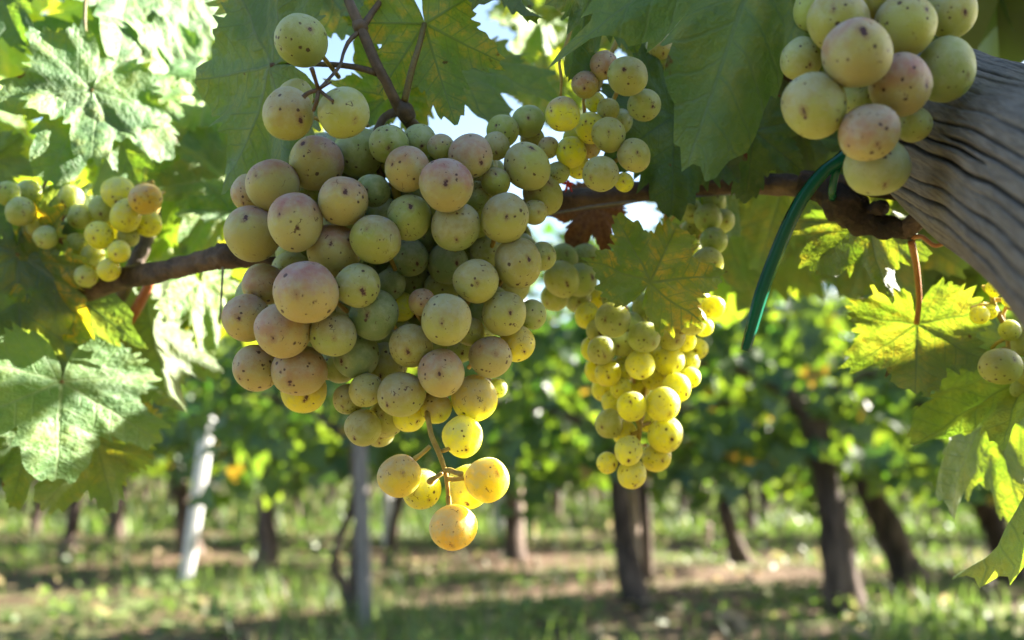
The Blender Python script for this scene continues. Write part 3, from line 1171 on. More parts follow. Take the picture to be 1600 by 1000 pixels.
# upright shoot above the big bunch
px_tube('shoot', [(520, -90, .40, 15), (541, -10, .372, 15), (564, 44, .366, 17), (588, 100, .364, 17), (600, 122, .364, 16), (618, 158, .366, 17), (632, 182, .37, 19), (660, 212, .38, 22), (690, 250, .40, 24), (720, 330, .425, 24)],
        M_SHOOT, vine, n=60, sides=12, rough=.12, seed=2)
px_tube('node', [(556, 34, .367, 14), (563, 42, .366, 25), (570, 50, .366, 15)], M_SHOOT, vine, n=8, sides=10, rough=.1)
px_tube('node', [(622, 160, .367, 16), (632, 172, .367, 28), (642, 188, .368, 18)], M_SHOOT, vine, n=8, sides=10, rough=.15)
px_tube('lateral', [(565, 44, .367, 14), (580, 22, .37, 11), (600, -8, .375, 10), (625, -60, .39, 9)], M_SHOOT, vine, n=14, sides=8)
px_tube('peduncle', [(630, 172, .383, 18), (606, 180, .375, 14), (593, 196, .37, 13), (588, 225, .37, 13), (600, 300, .375, 12)], M_SHOOT, vine, n=14, sides=8)
px_tube('tendril', [(876, 150, .38, 4), (877, 120, .38, 5), (874, 95, .382, 5), (884, 70, .385, 6), (892, 40, .39, 7), (896, -20, .4, 7)], M_STEM, vine, n=22, sides=6)
px_tube('shoot', [(150, 500, .50, 24), (185, 465, .51, 24), (215, 405, .52, 26), (238, 345, .535, 24), (250, 285, .54, 20)], M_CANE, vine, n=20, sides=9, rough=.1)
px_tube('shoot', [(130, 600, .52, 15), (158, 556, .52, 17), (190, 518, .515, 17), (215, 480, .51, 18), (235, 440, .50, 15)], M_RED, vine, n=16, sides=8)

# ------------------------------------------------------------- named leaves (junction -> tip), from the photograph
def L(j, t, face=(0, 0), var=0, under=False, tint=(1, 1, 1), autumn=.3, label=None, pet=False, wide=1.0):
    W = leaf_matrix(P(*j), P(*t), face, under, wide)
    return put_leaf(vine, W, var, tint, autumn, label, pet)


# top, around the shoot
L((664, 37, .375), (706, 192, .385), (.1, .15), 0, True, (1.6, 1.6, 1.0), 1.2, 'lobed leaf with yellow mottling and scorched tips', ([(663, 38, .375, 9), (655, 70, .368, 10), (643, 110, .366, 11), (632, 158, .366, 12)], M_PET), .92)
L((422, 102, .375), (318, 128, .40), (.2, .0), 9, True, (1.05, 1.2, 1.15), .4, 'dark green leaf hanging left of the top grapes', ([(422, 102, .375, 8), (455, 100, .375, 8), (520, 101, .37, 9), (560, 106, .367, 10), (588, 114, .364, 12)], M_SHOOT), 1.35)
L((490, -45, .42), (428, 108, .41), (-.1, .1), 2, True, (1.6, 1.55, .9), 1.1, 'veined yellow green leaf behind the topmost grape')
L((520, -70, .43), (590, 45, .42), (-.2, .2), 6, True, (1.4, 1.4, .9), .9)
L((608, 150, .42), (553, 66, .42), (.2, .1), 4, True, (1.4, 1.4, .9), .9)
L((636, 112, .47), (655, 225, .46), (-.4, .1), 0, True, (1.1, 1.1, .9), .6, 'pale yellow green leaf behind the lobed leaf', False, .8)
L((930, -50, .37), (895, 128, .365), (.85, .1), 3, False, (.8, .9, .8), .5, 'narrow folded leaf hanging above the small upper bunch', False, .7)
L((778, -60, .38), (816, 46, .38), (1.4, .1), 7, True, (.8, .9, .7), .4)
L((700, 95, .46), (775, 190, .42), (.8, .6), 3, False, (1, 1.1, .9), .3)
L((842, 30, .78), (808, 118, .755), (1.35, .7), 0, False, (3.2, 3.0, 3.2), .2, 'sunlit pale leaf glaring white at the top')  # near-white tint stands in for the sun's glare
L((925, 20, .76), (880, 90, .74), (1.3, .6), 1, False, (1.5, 1.4, 1.3), .2)
L((845, 140, .56), (795, 90, .56), (.3, .2), 0, True, (1.2, 1.1, .9), .6)
L((880, 130, .6), (850, 200, .6), (.2, .2), 6, True, (1.1, 1.1, .9), .5)
L((985, 30, .60), (1010, 130, .58), (.3, .1), 1, True, (1.2, 1.1, .9), .7)
L((1000, -40, .7), (960, 60, .7), (.3, .1), 1, True, (1.1, 1.1, .9), .4)
L((820, -60, .7), (880, 30, .7), (.3, .1), 6, True, (1.1, 1.1, .9), .4)
# dark leaves right of centre, shade put into the low tints
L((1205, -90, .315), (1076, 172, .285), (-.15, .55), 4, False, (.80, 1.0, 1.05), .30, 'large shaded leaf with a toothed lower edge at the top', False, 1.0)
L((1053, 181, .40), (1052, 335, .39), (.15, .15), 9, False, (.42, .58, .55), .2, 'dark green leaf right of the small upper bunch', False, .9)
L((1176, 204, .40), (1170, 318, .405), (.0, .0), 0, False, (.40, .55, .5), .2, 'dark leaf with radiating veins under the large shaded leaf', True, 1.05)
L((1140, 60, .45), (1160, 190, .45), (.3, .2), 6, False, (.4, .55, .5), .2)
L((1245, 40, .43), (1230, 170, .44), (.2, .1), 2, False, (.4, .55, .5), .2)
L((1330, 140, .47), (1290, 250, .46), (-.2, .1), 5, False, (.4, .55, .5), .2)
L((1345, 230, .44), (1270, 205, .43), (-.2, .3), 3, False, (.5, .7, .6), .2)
L((1015, 441, .385), (1070, 335, .40), (.05, .1), 0, False, (1.35, 1.3, .85), 1.0, 'mottled leaf with brown nibbled holes over the right cluster', False, 1.0)
# right-hand sunlit leaves
L((1432, 506, .425), (1432, 632, .41), (-.45, -.05), 6, True, (1.0, 1.0, .9), .55, 'backlit yellow green leaf hanging from a red stalk', ([(1432, 506, .424, 9), (1436, 470, .42, 9), (1432, 420, .41, 10), (1424, 378, .395, 12)], M_RED), 1.05)
L((1352, 342, .43), (1262, 425, .415), (.1, .9), 3, True, (.75, .8, .7), .6, 'folded shaded leaf draped under the rough cordon', False, 1.0)
L((1408, 345, .57), (1392, 480, .56), (-.5, .0), 0, True, (1.1, 1.05, .9), .6, 'bright backlit leaf behind the red stalk')
L((1490, 335, .64), (1500, 455, .64), (-.6, .0), 6, True, (1.1, 1.05, .9), .6)
L((1345, 395, .56), (1330, 470, .56), (-.5, .0), 2, True, (1.05, 1.05, .9), .5)
L((1225, 285, .52), (1185, 425, .53), (-.3, .0), 1, True, (1.5, 1.55, 1.1), .5, 'translucent leaf hanging behind the green tie')  # tint raised to stand in for sunlight behind the blade
L((1290, 310, .56), (1300, 440, .56), (-.2, .1), 0, True, (.95, 1, .9), .5)
L((1120, 320, .56), (1150, 450, .57), (.2, .1), 6, True, (.9, 1, .9), .5)
L((1570, 350, .39), (1530, 405, .39), (.3, .2), 9, True, (.7, .9, .8), .2, 'small leaf tucked under the weathered post')
L((1600, 590, .418), (1420, 690, .424), (.3, 2.0), 3, False, (.9, 1.05, 1.1), .2, 'curled leaf with a bluish upper face at lower right', ([(1600, 590, .418, 8), (1640, 585, .42, 8)], M_PET), .9)
L((1560, 640, .47), (1430, 780, .46), (.9, .3), 10, True, (1, 1.05, .9), .3)
L((1545, 660, .50), (1500, 720, .49), (.6, .4), 4, True, (1, 1, .9), .4)
L((1815, 640, .35), (1748, 1050, .345), (-.55, .1), 11, True, (.6, .75, .55), .2, 'long drooping leaf curling down the right edge', ([(1800, 660, .35, 10), (1760, 600, .35, 10), (1640, 520, .36, 10)], M_PET), .75)  # low tint stands in for shading inside the curl
L((1640, 680, .37), (1588, 930, .37), (1.3, .2), 7, False, (1, 1.1, 1), .2)
# left-hand leaves; sunlight is put into the pale tints
L((144, 140, .475), (72, 284, .458), (1.3, .9), 12, False, (1.5, 1.75, 2.05), .3, 'broad blue green leaf with a shadow across it at left', True, 1.0)
L((156, 128, .488), (276, 236, .50), (1.3, .8), 13, False, (1.7, 1.95, 2.05), .35, 'pale leaf catching sun beside the broad blue green leaf', True, 1.25)
L((215, 108, .52), (40, 30, .50), (1.3, .9), 13, False, (1.7, 1.95, 2.05), .3, 'half shaded leaf at the top left', True, 1.1)
L((200, -20, .53), (185, 95, .50), (1.6, .7), 12, False, (1.5, 1.75, 2.05), .4)
L((292, -20, .56), (302, 108, .55), (1.6, .7), 13, False, (1.6, 1.85, 2.05), .3, 'pale sunlit leaf at the top between the dark leaf and the left edge')
L((-10, -40, .48), (30, 60, .47), (.3, .3), 0, False, (.8, 1, 1.3), .2)
L((240, 40, .58), (250, 110, .58), (-.6, .0), 6, True, (1.2, 1.1, .9), .5)
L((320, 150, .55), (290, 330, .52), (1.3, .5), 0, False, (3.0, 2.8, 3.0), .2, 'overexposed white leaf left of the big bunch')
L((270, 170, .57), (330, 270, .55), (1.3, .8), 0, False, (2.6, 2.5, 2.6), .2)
L((385, 170, .56), (330, 300, .56), (-.6, .0), 6, True, (1.2, 1.15, .8), .5, 'glowing yellow green leaf behind the left grapes')
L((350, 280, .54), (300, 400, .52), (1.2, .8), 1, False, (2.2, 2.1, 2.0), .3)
L((360, 330, .50), (280, 315, .49), (.4, 1.0), 7, False, (.7, .9, .9), .3)
L((28, 395, .46), (25, 640, .45), (.25, .25), 8, False, (.9, 1.0, 1.6), .35, 'dark blue green leaf with a straight midrib at the left edge', True, .95)
L((45, 402, .465), (150, 372, .47), (-.35, .1), 2, False, (1.5, 1.45, .6), 2.2, 'yellowed autumn leaf half above the blue green one')
L((52, 405, .462), (138, 535, .465), (-.3, .0), 3, False, (1.4, 1.3, .6), 1.8, 'yellow and purple streaked autumn leaf at left')
L((97, 596, .46), (88, 752, .45), (1.15, .75), 12, False, (1.8, 2.05, 2.05), .15, 'pale sunlit lobed leaf at lower left', True, 1.5)
L((40, 680, .47), (30, 790, .46), (1.0, .5), 4, False, (.9, 1.05, .9), .4, 'small leaf below the pale lobed leaf')
L((150, 690, .49), (70, 790, .48), (.7, .5), 6, True, (1.1, 1.1, .8), .5)
L((190, 660, .50), (165, 745, .50), (.8, .3), 3, True, (1.2, 1, .7), .8)
L((235, 505, .52), (262, 655, .51), (.9, .2), 7, True, (1.1, 1.1, .9), .4, 'folded hanging leaf left of the big bunch, below the cordon')
L((225, 490, .54), (215, 590, .53), (1.0, .4), 2, False, (1.1, 1.1, 1), .3)
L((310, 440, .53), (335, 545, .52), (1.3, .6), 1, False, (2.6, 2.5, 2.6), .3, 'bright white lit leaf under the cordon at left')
L((260, 450, .56), (300, 530, .55), (-.6, .0), 0, True, (1.1, 1.1, .8), .5)
L((330, 420, .58), (390, 520, .57), (-.6, .0), 6, True, (1.1, 1.1, .8), .5)
L((20, 640, .5), (-20, 740, .5), (.3, .2), 4, True, (1.3, 1.0, .6), 1.2)
L((-20, 250, .52), (20, 330, .52), (.2, .2), 1, True, (.8, .9, .8), .3)

# filler leaves behind, on the left and along the top: real leaves of the same canopy
rl = random.Random(41)


def filler(n, x0, x1, y0, y1, d0, d1, size, tint, under=.6, back=.55):
    for _ in range(n):
        d = rl.uniform(d0, d1)
        p = P(rl.uniform(x0, x1), rl.uniform(y0, y1), d)
        a = rl.gauss(-math.pi / 2, .8)
        s = size * rl.uniform(.7, 1.25)
        tip = p + (CR * math.cos(a) + CU * math.sin(a) - CF * rl.uniform(-.5, .5)).normalized() * s
        if in_sunshaft(p, 25) or in_sunshaft(tip, 20):
            continue
        W = leaf_matrix(p, tip, (rl.gauss(-.6, .35), rl.gauss(0, .4)) if rl.random() < back else (rl.gauss(1.25, .3), rl.gauss(.6, .3)), rl.random() < under)
        k = rl.uniform(.8, 1.25)
        put_leaf(vine, W, rl.choice((0, 1, 2, 3, 4, 5, 6, 8, 9, 12, 13, 12, 13)), (tint[0] * k, tint[1] * k, tint[2] * k), rl.uniform(.1, .8), None, rl.random() < .5)


filler(20, -120, 345, -60, 400, .60, .84, .074, (1.6, 1.6, 1.4))  # pale tint carries sunlight in the colour
filler(12, -100, 250, 430, 640, .56, .70, .055, (1.0, 1.05, .9))
filler(10, 300, 470, 150, 480, .60, .75, .055, (1.2, 1.15, .9))
filler(9, 1080, 1420, 250, 400, .58, .75, .055, (1.0, 1.05, .9))
filler(8, 1380, 1600, 280, 400, .55, .70, .055, (1.0, 1.05, .9))
filler(22, 1050, 1440, -40, 230, .46, .62, .06, (.45, .6, .55), .3)  # low tint carries the shade of this corner
filler(8, 800, 1010, -60, 30, .60, .75, .05, (1.1, 1.1, .9))

# canopy above and to the right, outside the frame: it shades the bunches
Vc, Fc_, off = [], [], 0
lm = LEAFS[0]
small_leaf = [(-.12, 0), (-.35, .55), (.25, .62), (.30, .36), (1.0, 0), (.30, -.36), (.25, -.62), (-.35, -.55)]
cv, cf, ct = [], [], []
rc = random.Random(99)


def canopy(n, x0, x1, y0, y1, d0, d1, size):
    for _ in range(n):
        d = rc.uniform(d0, d1)
        p = P(rc.uniform(x0, x1), rc.uniform(y0, y1), d)
        nrm = Vector((rc.gauss(.5, .6), rc.gauss(.2, .6), rc.gauss(.8, .5))).normalized()
        dn = Vector((rc.gauss(0, .5), rc.gauss(0, .5), -1))
        t_ = (dn - nrm * dn.dot(nrm)).normalized()
        b_ = nrm.cross(t_)
        s = size * rc.uniform(.7, 1.2)
        if any(in_sunshaft(p + t_ * a_ * s + b_ * q_ * s, 10) for a_, q_ in ((0, 0), (1, 0), (.25, .62), (.25, -.62), (.5, 0))):
            continue
        o = len(cv)
        tn = min(.85, max(0, rc.gauss(.45, .2)))
        for a_, q_ in small_leaf:
            cv.append(p + t_ * a_ * s + b_ * q_ * s + nrm * (.16 * abs(q_) - .12 * max(a_, 0)) * s)
            ct.append(tn)
        for tri in [(0, 2, 1), (0, 3, 2), (0, 4, 3), (0, 5, 4), (0, 6, 5), (0, 7, 6)]:
            cf.append(tuple(o + i for i in tri))


canopy(700, 1300, 2600, -900, -60, .45, .85, .07)
canopy(60, 1480, 2300, -100, 120, .50, .70, .07)
canopy(26, -300, 1300, -600, -160, .45, .80, .07)
inv = WM[vine.name].inverted()
fo = part('foliage', big_mesh('foliage', np.array([tuple(inv @ v) for v in cv]), np.array(cf), M_FAR, np.array(ct)), vine)
fo['kind'] = 'stuff'

# =================================================================== GRAPE BUNCHES
G, Y, K, O, B = GREEN, SUN_YEL, PINK, OLIVE, BLUEG
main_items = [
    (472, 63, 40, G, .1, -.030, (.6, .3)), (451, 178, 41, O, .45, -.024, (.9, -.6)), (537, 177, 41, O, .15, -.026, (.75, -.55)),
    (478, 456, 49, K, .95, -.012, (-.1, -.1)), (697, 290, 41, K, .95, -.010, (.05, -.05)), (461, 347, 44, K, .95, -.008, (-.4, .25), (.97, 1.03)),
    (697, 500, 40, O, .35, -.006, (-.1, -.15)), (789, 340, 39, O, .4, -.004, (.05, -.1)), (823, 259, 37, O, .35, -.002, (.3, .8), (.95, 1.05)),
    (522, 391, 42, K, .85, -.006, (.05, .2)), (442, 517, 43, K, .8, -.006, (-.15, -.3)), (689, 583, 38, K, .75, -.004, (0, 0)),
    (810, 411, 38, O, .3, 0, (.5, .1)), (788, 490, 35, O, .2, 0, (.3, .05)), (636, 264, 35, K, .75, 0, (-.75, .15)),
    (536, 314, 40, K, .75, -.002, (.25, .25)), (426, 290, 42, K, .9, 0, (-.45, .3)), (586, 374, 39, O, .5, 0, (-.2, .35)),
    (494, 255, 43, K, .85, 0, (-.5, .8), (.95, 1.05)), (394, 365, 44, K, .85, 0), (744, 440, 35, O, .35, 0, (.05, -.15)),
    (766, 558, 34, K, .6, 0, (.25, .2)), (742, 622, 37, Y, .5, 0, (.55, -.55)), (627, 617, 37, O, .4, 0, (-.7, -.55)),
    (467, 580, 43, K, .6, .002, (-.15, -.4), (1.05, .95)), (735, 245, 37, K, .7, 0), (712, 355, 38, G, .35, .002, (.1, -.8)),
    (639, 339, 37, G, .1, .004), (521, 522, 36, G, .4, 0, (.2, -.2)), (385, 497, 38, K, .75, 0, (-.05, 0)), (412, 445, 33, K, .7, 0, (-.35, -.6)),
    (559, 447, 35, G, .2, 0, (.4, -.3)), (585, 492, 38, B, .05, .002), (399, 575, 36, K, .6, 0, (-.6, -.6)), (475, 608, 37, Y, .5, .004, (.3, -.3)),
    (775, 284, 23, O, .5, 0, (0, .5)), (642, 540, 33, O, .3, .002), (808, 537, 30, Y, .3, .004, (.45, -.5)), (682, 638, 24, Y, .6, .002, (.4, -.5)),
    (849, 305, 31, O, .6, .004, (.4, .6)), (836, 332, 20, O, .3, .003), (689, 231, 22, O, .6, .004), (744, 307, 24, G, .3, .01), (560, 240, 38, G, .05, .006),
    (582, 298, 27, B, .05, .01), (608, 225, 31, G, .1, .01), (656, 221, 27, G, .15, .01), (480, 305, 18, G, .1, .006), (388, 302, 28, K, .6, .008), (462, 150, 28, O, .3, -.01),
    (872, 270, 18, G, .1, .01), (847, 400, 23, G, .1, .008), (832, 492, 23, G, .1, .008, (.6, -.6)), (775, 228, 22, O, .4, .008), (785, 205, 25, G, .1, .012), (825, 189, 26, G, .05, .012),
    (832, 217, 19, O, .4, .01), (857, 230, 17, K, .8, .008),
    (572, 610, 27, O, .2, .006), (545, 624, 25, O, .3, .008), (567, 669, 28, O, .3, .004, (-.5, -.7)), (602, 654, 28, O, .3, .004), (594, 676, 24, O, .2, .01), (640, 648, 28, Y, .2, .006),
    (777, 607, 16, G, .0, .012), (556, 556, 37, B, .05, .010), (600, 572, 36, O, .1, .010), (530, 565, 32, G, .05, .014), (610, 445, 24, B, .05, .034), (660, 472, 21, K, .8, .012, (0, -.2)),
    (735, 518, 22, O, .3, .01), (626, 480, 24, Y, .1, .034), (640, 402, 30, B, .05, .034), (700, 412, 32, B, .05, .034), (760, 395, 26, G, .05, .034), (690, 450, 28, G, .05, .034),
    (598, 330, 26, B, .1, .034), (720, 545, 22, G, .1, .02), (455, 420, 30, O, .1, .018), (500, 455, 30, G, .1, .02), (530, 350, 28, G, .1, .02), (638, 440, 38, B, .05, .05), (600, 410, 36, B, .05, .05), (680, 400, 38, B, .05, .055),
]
fills = []
rf = random.Random(3)
for _ in range(170):
    a = rf.uniform(0, 6.28)
    q = math.sqrt(rf.random())
    x, y = 600 + 215 * q * math.cos(a), 400 + 175 * q * math.sin(a)
    if y > 560 and x < 520:
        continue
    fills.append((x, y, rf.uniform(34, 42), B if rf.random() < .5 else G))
main = root('grape_bunch', P(630, 230, .375), 'big speckled pinkish green grape bunch hanging at the centre', 'grapes')
build_bunch(main, main_items, lambda x, y: .338 + .016 * ((x - 590) / 240) ** 2 + .012 * ((y - 420) / 220) ** 2, 1,
            [(600, 205, .372, 12), (610, 260, .375, 13), (630, 350, .385, 13), (650, 450, .39, 12), (672, 560, .378, 11), (668, 640, .352, 10),
             (669, 655, .346, 8.5), (674, 680, .343, 8.5), (684, 703, .342, 8.5), (693, 728, .342, 8), (698, 748, .342, 7.5), (700, 775, .342, 6.5), (700, 792, .343, 6)], fills, None, .030)
# stalk and side stalks of the top shoulder
tg = Geo()
for path in ([(566, 46, .367, 12), (547, 62, .362, 11), (537, 82, .36, 8), (531, 103, .35, 8), (515, 122, .337, 7), (498, 140, .322, 8)],
             [(498, 140, .322, 10), (493, 125, .318, 9), (487, 107, .314, 12)], [(498, 140, .322, 10), (482, 145, .32, 10), (474, 152, .32, 12)],
             [(498, 140, .322, 10), (494, 160, .32, 9), (490, 172, .324, 9)], [(498, 140, .322, 8), (510, 150, .32, 8), (520, 158, .318, 8)], [(498, 140, .322, 7), (508, 134, .32, 5), (518, 128, .32, 5)]):
    tg.tube([(P(a, b_, d), .7 * w * d / FPX * .5) for a, b_, d, w in path], 12, 8, .12, 3)
part('side_stem', mesh('side_stem', tg.local(WM[main.name]), tg.F, M_SHOOT), main, None, 'thin brown stalk of the three top grapes')
# the loose tail of the bunch: berries with sun glow put into their tints, and bare pedicels
rt = random.Random(8)
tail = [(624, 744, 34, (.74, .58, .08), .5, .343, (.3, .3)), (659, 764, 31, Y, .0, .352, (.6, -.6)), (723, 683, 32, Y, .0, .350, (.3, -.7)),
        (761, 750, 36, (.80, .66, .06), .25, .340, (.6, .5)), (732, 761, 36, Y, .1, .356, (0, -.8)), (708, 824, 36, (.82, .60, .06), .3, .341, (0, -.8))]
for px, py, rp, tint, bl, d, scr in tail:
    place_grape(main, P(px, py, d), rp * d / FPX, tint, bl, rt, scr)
pg = Geo()
for path in ([(672, 697, .342, 7), (660, 708, .342, 7), (648, 717, .343, 9)], [(692, 738, .342, 8), (684, 744, .339, 7), (674, 750, .336, 10), (672, 753, .335, 12)],
             [(696, 735, .341, 7), (704, 735, .337, 9), (712, 738, .334, 8), (721, 741, .332, 10)], [(699, 748, .342, 8), (712, 749, .340, 7), (725, 747, .34, 9)],
             [(700, 775, .342, 8), (702, 790, .342, 9)], [(690, 705, .343, 7), (705, 700, .347, 7), (712, 697, .349, 7)]):
    pg.tube([(P(a, b_, d), w * d / FPX * .5) for a, b_, d, w in path], 8, 8, .12, 3)
part('pedicel', mesh('pedicel', pg.local(WM[main.name]), pg.F, M_STEM), main, None, 'bare yellow green pedicels at the tail')

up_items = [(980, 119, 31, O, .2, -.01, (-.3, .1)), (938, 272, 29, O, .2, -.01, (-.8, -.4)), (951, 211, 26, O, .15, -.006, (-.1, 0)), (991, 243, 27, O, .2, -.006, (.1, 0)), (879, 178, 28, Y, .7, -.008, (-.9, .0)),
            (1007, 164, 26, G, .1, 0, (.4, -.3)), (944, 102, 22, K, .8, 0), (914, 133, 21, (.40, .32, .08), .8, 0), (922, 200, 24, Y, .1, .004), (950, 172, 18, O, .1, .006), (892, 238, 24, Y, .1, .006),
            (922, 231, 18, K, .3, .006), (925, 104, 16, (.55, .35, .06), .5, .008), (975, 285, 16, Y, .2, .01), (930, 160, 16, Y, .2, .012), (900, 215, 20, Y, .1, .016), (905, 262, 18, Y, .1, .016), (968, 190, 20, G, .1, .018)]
up = root('grape_bunch', P(960, 90, .41), 'small upper bunch of green grapes behind the right shoulder of the big one', 'grapes')
build_bunch(up, up_items, lambda x, y: .368, 2, [(965, 60, .405, 8), (945, 110, .402, 8), (930, 155, .40, 8), (925, 200, .40, 7), (930, 255, .40, 6)])

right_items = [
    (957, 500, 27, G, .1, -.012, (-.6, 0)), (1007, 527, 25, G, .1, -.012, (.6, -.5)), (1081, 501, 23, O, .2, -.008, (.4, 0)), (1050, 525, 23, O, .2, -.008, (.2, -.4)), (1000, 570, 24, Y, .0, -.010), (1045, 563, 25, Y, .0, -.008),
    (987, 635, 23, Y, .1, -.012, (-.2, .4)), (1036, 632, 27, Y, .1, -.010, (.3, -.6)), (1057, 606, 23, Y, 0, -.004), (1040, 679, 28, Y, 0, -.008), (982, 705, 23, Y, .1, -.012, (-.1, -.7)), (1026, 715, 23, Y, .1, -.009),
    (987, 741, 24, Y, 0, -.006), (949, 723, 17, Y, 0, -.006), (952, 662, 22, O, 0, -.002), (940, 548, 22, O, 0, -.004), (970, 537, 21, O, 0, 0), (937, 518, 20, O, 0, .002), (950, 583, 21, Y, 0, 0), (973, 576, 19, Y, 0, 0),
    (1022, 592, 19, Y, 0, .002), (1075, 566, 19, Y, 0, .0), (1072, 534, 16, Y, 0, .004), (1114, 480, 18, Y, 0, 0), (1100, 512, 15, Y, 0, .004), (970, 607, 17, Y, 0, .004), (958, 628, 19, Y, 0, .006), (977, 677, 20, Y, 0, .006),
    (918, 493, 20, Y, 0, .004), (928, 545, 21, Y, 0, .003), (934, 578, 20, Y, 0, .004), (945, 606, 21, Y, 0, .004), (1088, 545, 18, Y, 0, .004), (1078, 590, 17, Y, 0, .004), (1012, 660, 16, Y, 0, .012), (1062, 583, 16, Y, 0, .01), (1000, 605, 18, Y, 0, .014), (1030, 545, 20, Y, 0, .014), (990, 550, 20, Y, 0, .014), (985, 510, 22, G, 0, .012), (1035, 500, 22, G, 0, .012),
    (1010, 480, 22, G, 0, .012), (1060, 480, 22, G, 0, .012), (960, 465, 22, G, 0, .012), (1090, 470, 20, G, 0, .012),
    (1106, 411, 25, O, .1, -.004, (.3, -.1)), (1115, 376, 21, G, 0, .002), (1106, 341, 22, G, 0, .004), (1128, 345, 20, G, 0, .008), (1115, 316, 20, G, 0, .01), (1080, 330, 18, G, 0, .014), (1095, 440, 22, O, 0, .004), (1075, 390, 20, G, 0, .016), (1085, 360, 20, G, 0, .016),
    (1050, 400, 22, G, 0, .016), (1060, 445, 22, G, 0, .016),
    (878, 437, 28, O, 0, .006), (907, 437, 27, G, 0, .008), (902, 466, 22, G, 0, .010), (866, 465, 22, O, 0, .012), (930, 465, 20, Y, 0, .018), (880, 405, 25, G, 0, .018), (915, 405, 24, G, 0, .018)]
rb = root('grape_bunch', P(1030, 330, .44), 'long tapering sunlit yellow cluster right of the big bunch', 'grapes')
build_bunch(rb, right_items, lambda x, y: .425, 5, [(1040, 300, .44, 10), (1040, 380, .445, 10), (1020, 470, .45, 9), (1010, 560, .447, 9), (1004, 640, .435, 8), (1000, 665, .425, 8), (996, 700, .43, 7), (990, 725, .432, 6)])

top_items = [(1339, 82, 54, K, .8, -.012, (-.15, .35), (1.03, 1)), (1358, 208, 46, K, .7, -.010, (0, -.7)), (1272, 166, 49, O, .35, -.006, (-.75, -.45), (1.03, 1)), (1408, 133, 47, K, .95, -.004, (.7, -.2)),
             (1370, 262, 49, G, .15, 0, (0, -.9), (1.1, .9)), (1415, 40, 49, O, .4, 0, (.4, .3)), (1309, 34, 48, O, .4, .002, (-.5, .2)), (1478, 109, 45, G, .15, .004, (.5, -.5), (.92, 1.12)), (1428, 194, 28, O, .1, .006), (1487, 19, 40, O, .2, .006),
             (1362, -12, 44, O, .2, .006), (1253, 92, 32, G, .1, .016, (.2, -.6)), (1275, 15, 36, G, .1, .016), (1340, 150, 34, G, .1, .018), (1440, -30, 44, O, .2, .01), (1300, -50, 44, G, .2, .01), (1390, 80, 34, G, .1, .02)]
tb = root('grape_bunch', P(1390, -40, .30), 'shaded close bunch of large pink blushed grapes in front of the weathered post', 'grapes')
build_bunch(tb, top_items, lambda x, y: .283, 4, [(1395, -120, .315, 14), (1390, -40, .31, 13), (1380, 60, .31, 11), (1375, 150, .305, 10), (1380, 215, .30, 8)])

mid_items = [(1031, 72, 23, O, .2, 0), (1020, 20, 20, G, .1, 0), (1060, 55, 22, G, .1, .004), (1097, 92, 20, G, .1, .004), (1045, 105, 20, G, .1, .008), (1050, -5, 24, G, .1, .004), (1115, 130, 18, G, .1, .008), (1080, 20, 24, G, .1, .01), (1090, 130, 20, G, 0, .012)]
mb = root('grape_bunch', P(1060, -30, .42), 'dim green grapes half hidden behind the large shaded leaf', 'grapes')
build_bunch(mb, mid_items, lambda x, y: .40, 6, [(1080, -60, .43, 8), (1075, 20, .43, 8), (1075, 120, .425, 7)])

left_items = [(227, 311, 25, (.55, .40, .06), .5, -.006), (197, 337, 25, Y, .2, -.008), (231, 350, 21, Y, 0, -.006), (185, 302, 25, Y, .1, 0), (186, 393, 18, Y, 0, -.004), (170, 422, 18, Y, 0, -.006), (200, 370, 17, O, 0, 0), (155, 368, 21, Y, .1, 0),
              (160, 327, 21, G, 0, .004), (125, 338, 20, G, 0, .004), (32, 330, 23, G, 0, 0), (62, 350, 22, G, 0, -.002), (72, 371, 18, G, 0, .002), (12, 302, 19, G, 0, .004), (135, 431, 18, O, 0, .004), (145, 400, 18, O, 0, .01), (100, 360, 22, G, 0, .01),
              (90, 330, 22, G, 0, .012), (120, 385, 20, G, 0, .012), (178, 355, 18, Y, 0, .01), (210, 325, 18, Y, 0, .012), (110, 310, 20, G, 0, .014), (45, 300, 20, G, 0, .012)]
lb = root('grape_bunch', P(160, 260, .53), 'blurred bunch with sunlit golden grapes at the left above the cordon', 'grapes')
build_bunch(lb, left_items, lambda x, y: .447, 9, [(240, 285, .47, 10), (200, 300, .47, 9), (160, 340, .47, 8), (140, 400, .47, 7)])

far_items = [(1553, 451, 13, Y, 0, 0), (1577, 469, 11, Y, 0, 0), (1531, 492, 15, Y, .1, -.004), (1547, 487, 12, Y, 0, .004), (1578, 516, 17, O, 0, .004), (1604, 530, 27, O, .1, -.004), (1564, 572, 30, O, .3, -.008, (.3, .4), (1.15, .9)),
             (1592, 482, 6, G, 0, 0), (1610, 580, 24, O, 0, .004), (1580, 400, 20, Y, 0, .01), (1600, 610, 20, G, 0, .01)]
fb = root('grape_bunch', P(1552, 420, .41), 'sparse small cluster of little berries at the right edge under the post', 'grapes')
build_bunch(fb, far_items, lambda x, y: .40, 10, [(1552, 405, .405, 8), (1551, 440, .405, 7), (1551, 470, .405, 8), (1560, 490, .405, 8), (1572, 515, .405, 8), (1576, 545, .405, 7), (1580, 570, .41, 6)])

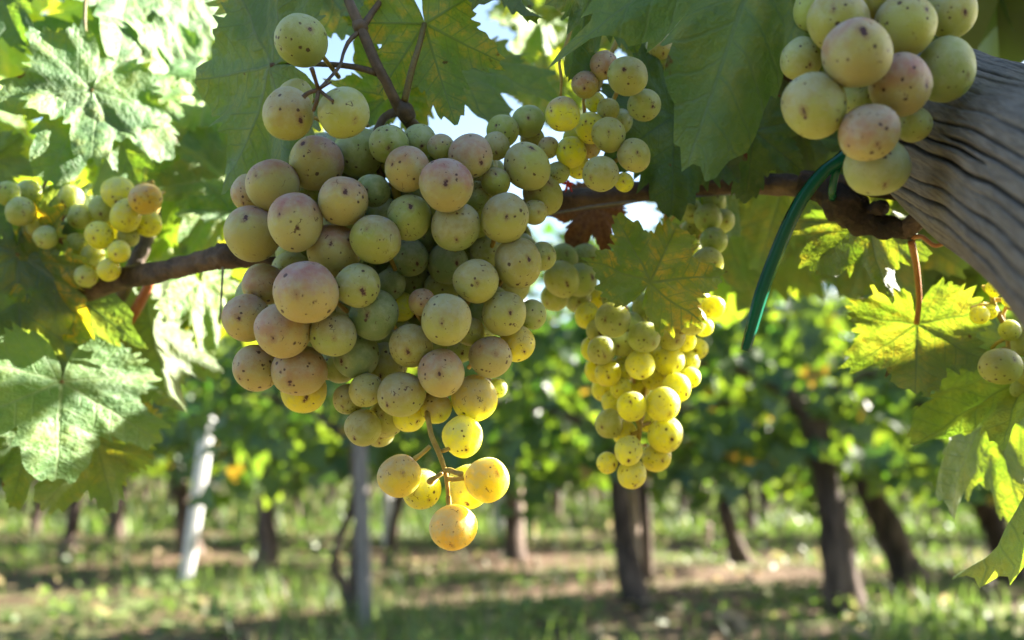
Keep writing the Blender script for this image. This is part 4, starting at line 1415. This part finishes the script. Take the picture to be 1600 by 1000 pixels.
# =================================================================== POST, TIE, WIRE
post_a, post_b = P(1455, 182, .41), P(1640, 297, .275)
axis = (post_b - post_a).normalized()
foot_t = (post_a.z + .05) / -axis.z
post_len = foot_t
po = root('wooden_post', post_a + axis * (post_a.z / -axis.z), 'weathered grey wooden post leaning in at the upper right', 'post')
side = axis.cross(-CF).normalized()
outv = side.cross(axis).normalized()
if outv.dot(-CF) < 0:
    outv = -outv
NU, NVv = 420, 240
pv, pf, uvs, crk = [], [], [], []
rad0 = .030
near_len = .34


def sl_(i):
    f = i / NVv
    return -.012 + f * near_len if f < .999 else near_len


stations = [sl_(i) for i in range(NVv + 1)] + [near_len + (post_len - near_len) * j / 12 for j in range(1, 13)]
for s in stations:
    endf = max(0.0, min(1.0, (s + .012) / .03))
    taper = .55 + .45 * math.sin(endf * math.pi / 2)
    for k in range(NU):
        th = 2 * math.pi * k / NU
        wv = s * 22 + .9 * mnoise.noise(Vector((s * 9, th * .6, 1.0)))
        # grain: bands of softer wood worn away, wandering along the post
        gth = th * 12.0 + 2.6 * mnoise.noise(Vector((s * 7.0, math.cos(th) * .9, math.sin(th) * .9))) + .5 * mnoise.noise(Vector((s * 38, math.cos(th) * 2, math.sin(th) * 2)))
        rings_ = abs(math.sin(gth * 1.6 + .8 * mnoise.noise(Vector((gth * .7, 0, 4)))))
        cw = max(0.0, 1 - rings_ / .60)
        on = mnoise.noise(Vector((s * 5 + 3, gth * .45, 8.0)))
        cw *= max(0, min(1, (on + .42) * 2.5))
        fine = mnoise.noise(Vector((s * 25, gth * 6.0, 2)))
        r = rad0 * taper * (1 + .16 * mnoise.noise(Vector((s * 9, math.cos(th), math.sin(th)))) + .012 * fine +   .008 * rings_) - .0028 * cw * cw
        pv.append(post_a + axis * s + (side * math.cos(th) + outv * math.sin(th)) * r)
        crk.append(cw)
for i in range(len(stations) - 1):
    for k in range(NU):
        k2 = (k + 1) % NU
        pf.append((i * NU + k, i * NU + k2, (i + 1) * NU + k2, (i + 1) * NU + k))
        ka = k + 1
        uvs += [stations[i] * 8, k / NU * 2.2, stations[i] * 8, ka / NU * 2.2, stations[i + 1] * 8, ka / NU * 2.2, stations[i + 1] * 8, k / NU * 2.2]
pinv = WM[po.name].inverted()
pm = mesh('shaft', [pinv @ v for v in pv], pf, M_WOOD)
uvl = pm.uv_layers.new(name='grain')
uvl.data.foreach_set('uv', uvs)
a_ = pm.attributes.new('crack', 'FLOAT', 'POINT')
a_.data.foreach_set('value', crk)
part('shaft', pm, po)
# broken end face
ev = [pinv @ v for v in pv[:NU]]
cen = sum(ev, Vector()) / NU
ring2 = [cen + (v - cen) * .55 + (pinv.to_3x3() @ axis) * (.006 * mnoise.noise(Vector((i * .4, 0, 0))) - .008) for i, v in enumerate(ev)]
ef = [(i, (i + 1) % NU, NU + (i + 1) % NU, NU + i) for i in range(NU)] + [(NU + i, NU + (i + 1) % NU, 2 * NU) for i in range(NU)]
part('broken_end', mesh('broken_end', [c_ * 1.0 for c_ in ev] + ring2 + [cen - (pinv.to_3x3() @ axis) * .004], ef, M_TRUNK), po)

tie = root('plant_tie', P(1305, 255, .375), 'flat green plastic tie hanging from the cordon', 'plant tie')
tp = [(1330, 232, .372, 0), (1312, 248, .372, 0), (1285, 268, .374, 0), (1255, 305, .376, 0), (1232, 350, .378, 0), (1210, 405, .38, 0), (1190, 460, .381, 0), (1174, 515, .382, 0), (1164, 548, .382, 0)]
pts, _ = spline([(P(a, b_, d), 1) for a, b_, d, _ in tp], 40)
tv, tf = [], []
for i, p in enumerate(pts):
    t_ = (pts[min(i + 1, 40)] - pts[max(i - 1, 0)]).normalized()
    wdir = t_.cross(-CF).normalized()
    wdir = (wdir + CF * (.35 + .25 * math.sin(i * .16))).normalized()
    nn = wdir.cross(t_).normalized()
    hw = .0027 * (1 - .3 * max(0, (i - 30) / 10))
    for (a, b_) in ((-1, -.25), (-.55, .12), (0, .3), (.55, .12), (1, -.25), (.55, -.02), (0, .1), (-.55, -.02)):
        tv.append(WM[tie.name].inverted() @ (p + wdir * hw * a + nn * .0045 * b_))
for i in range(40):
    for k in range(8):
        tf.append((i * 8 + k, i * 8 + (k + 1) % 8, (i + 1) * 8 + (k + 1) % 8, (i + 1) * 8 + k))
tf += [tuple(range(7, -1, -1)), tuple(40 * 8 + k for k in range(8))]
part('strap', mesh('strap', tv, tf, M_TIE), tie)
px_tube('loop', [(1330, 232, .372, 14), (1342, 225, .385, 14), (1340, 250, .41, 13), (1325, 300, .43, 13), (1308, 318, .42, 13), (1300, 300, .385, 13), (1308, 262, .376, 13)], M_TIE, tie, n=24, sides=8)

wire = root('trellis_wire', P(800, 335, .45), 'thin grey trellis wire running along the cordon', 'wire')
px_tube('strand', [(-500, 590, .53, 4), (100, 470, .50, 4), (350, 408, .455, 4), (600, 380, .45, 4), (860, 334, .425, 4), (960, 318, .42, 4), (1100, 306, .44, 4), (1700, 262, .44, 4)], M_WIRE, wire, n=40, sides=6)
string = root('string', P(347, 425, .42), 'thin dark string hanging from the cordon left of the big bunch', 'string')
px_tube('strand', [(349, 395, .418, 5), (348, 425, .418, 4), (346, 460, .418, 3.5), (344, 500, .418, 3)], M_WIRE, string, n=10, sides=6)

# brown withered leaf caught behind the small upper bunch
dl = bpy.data.objects.new('leaf', LEAFS[4].copy())
dl.data.materials.clear()
dl.data.materials.append(M_DRY)
dl['label'] = 'withered red brown leaf caught behind the cordon'
link(dl, leaf_matrix(P(930, 325, .46), P(885, 392, .455), (.1, .2), False), vine)
rd = bpy.data.objects.new('leaf', LEAFS[4].copy())
rd.data.materials.clear()
rd.data.materials.append(simple_material('red_autumn_leaf', (.55, .02, .01), (.75, .06, .02), 60, .6, .2, .001, None))
rd['label'] = 'tiny red leaf tip glowing beside the small upper bunch'
link(rd, leaf_matrix(P(886, 285, .41), P(897, 297, .41), (.9, .5), False), vine)
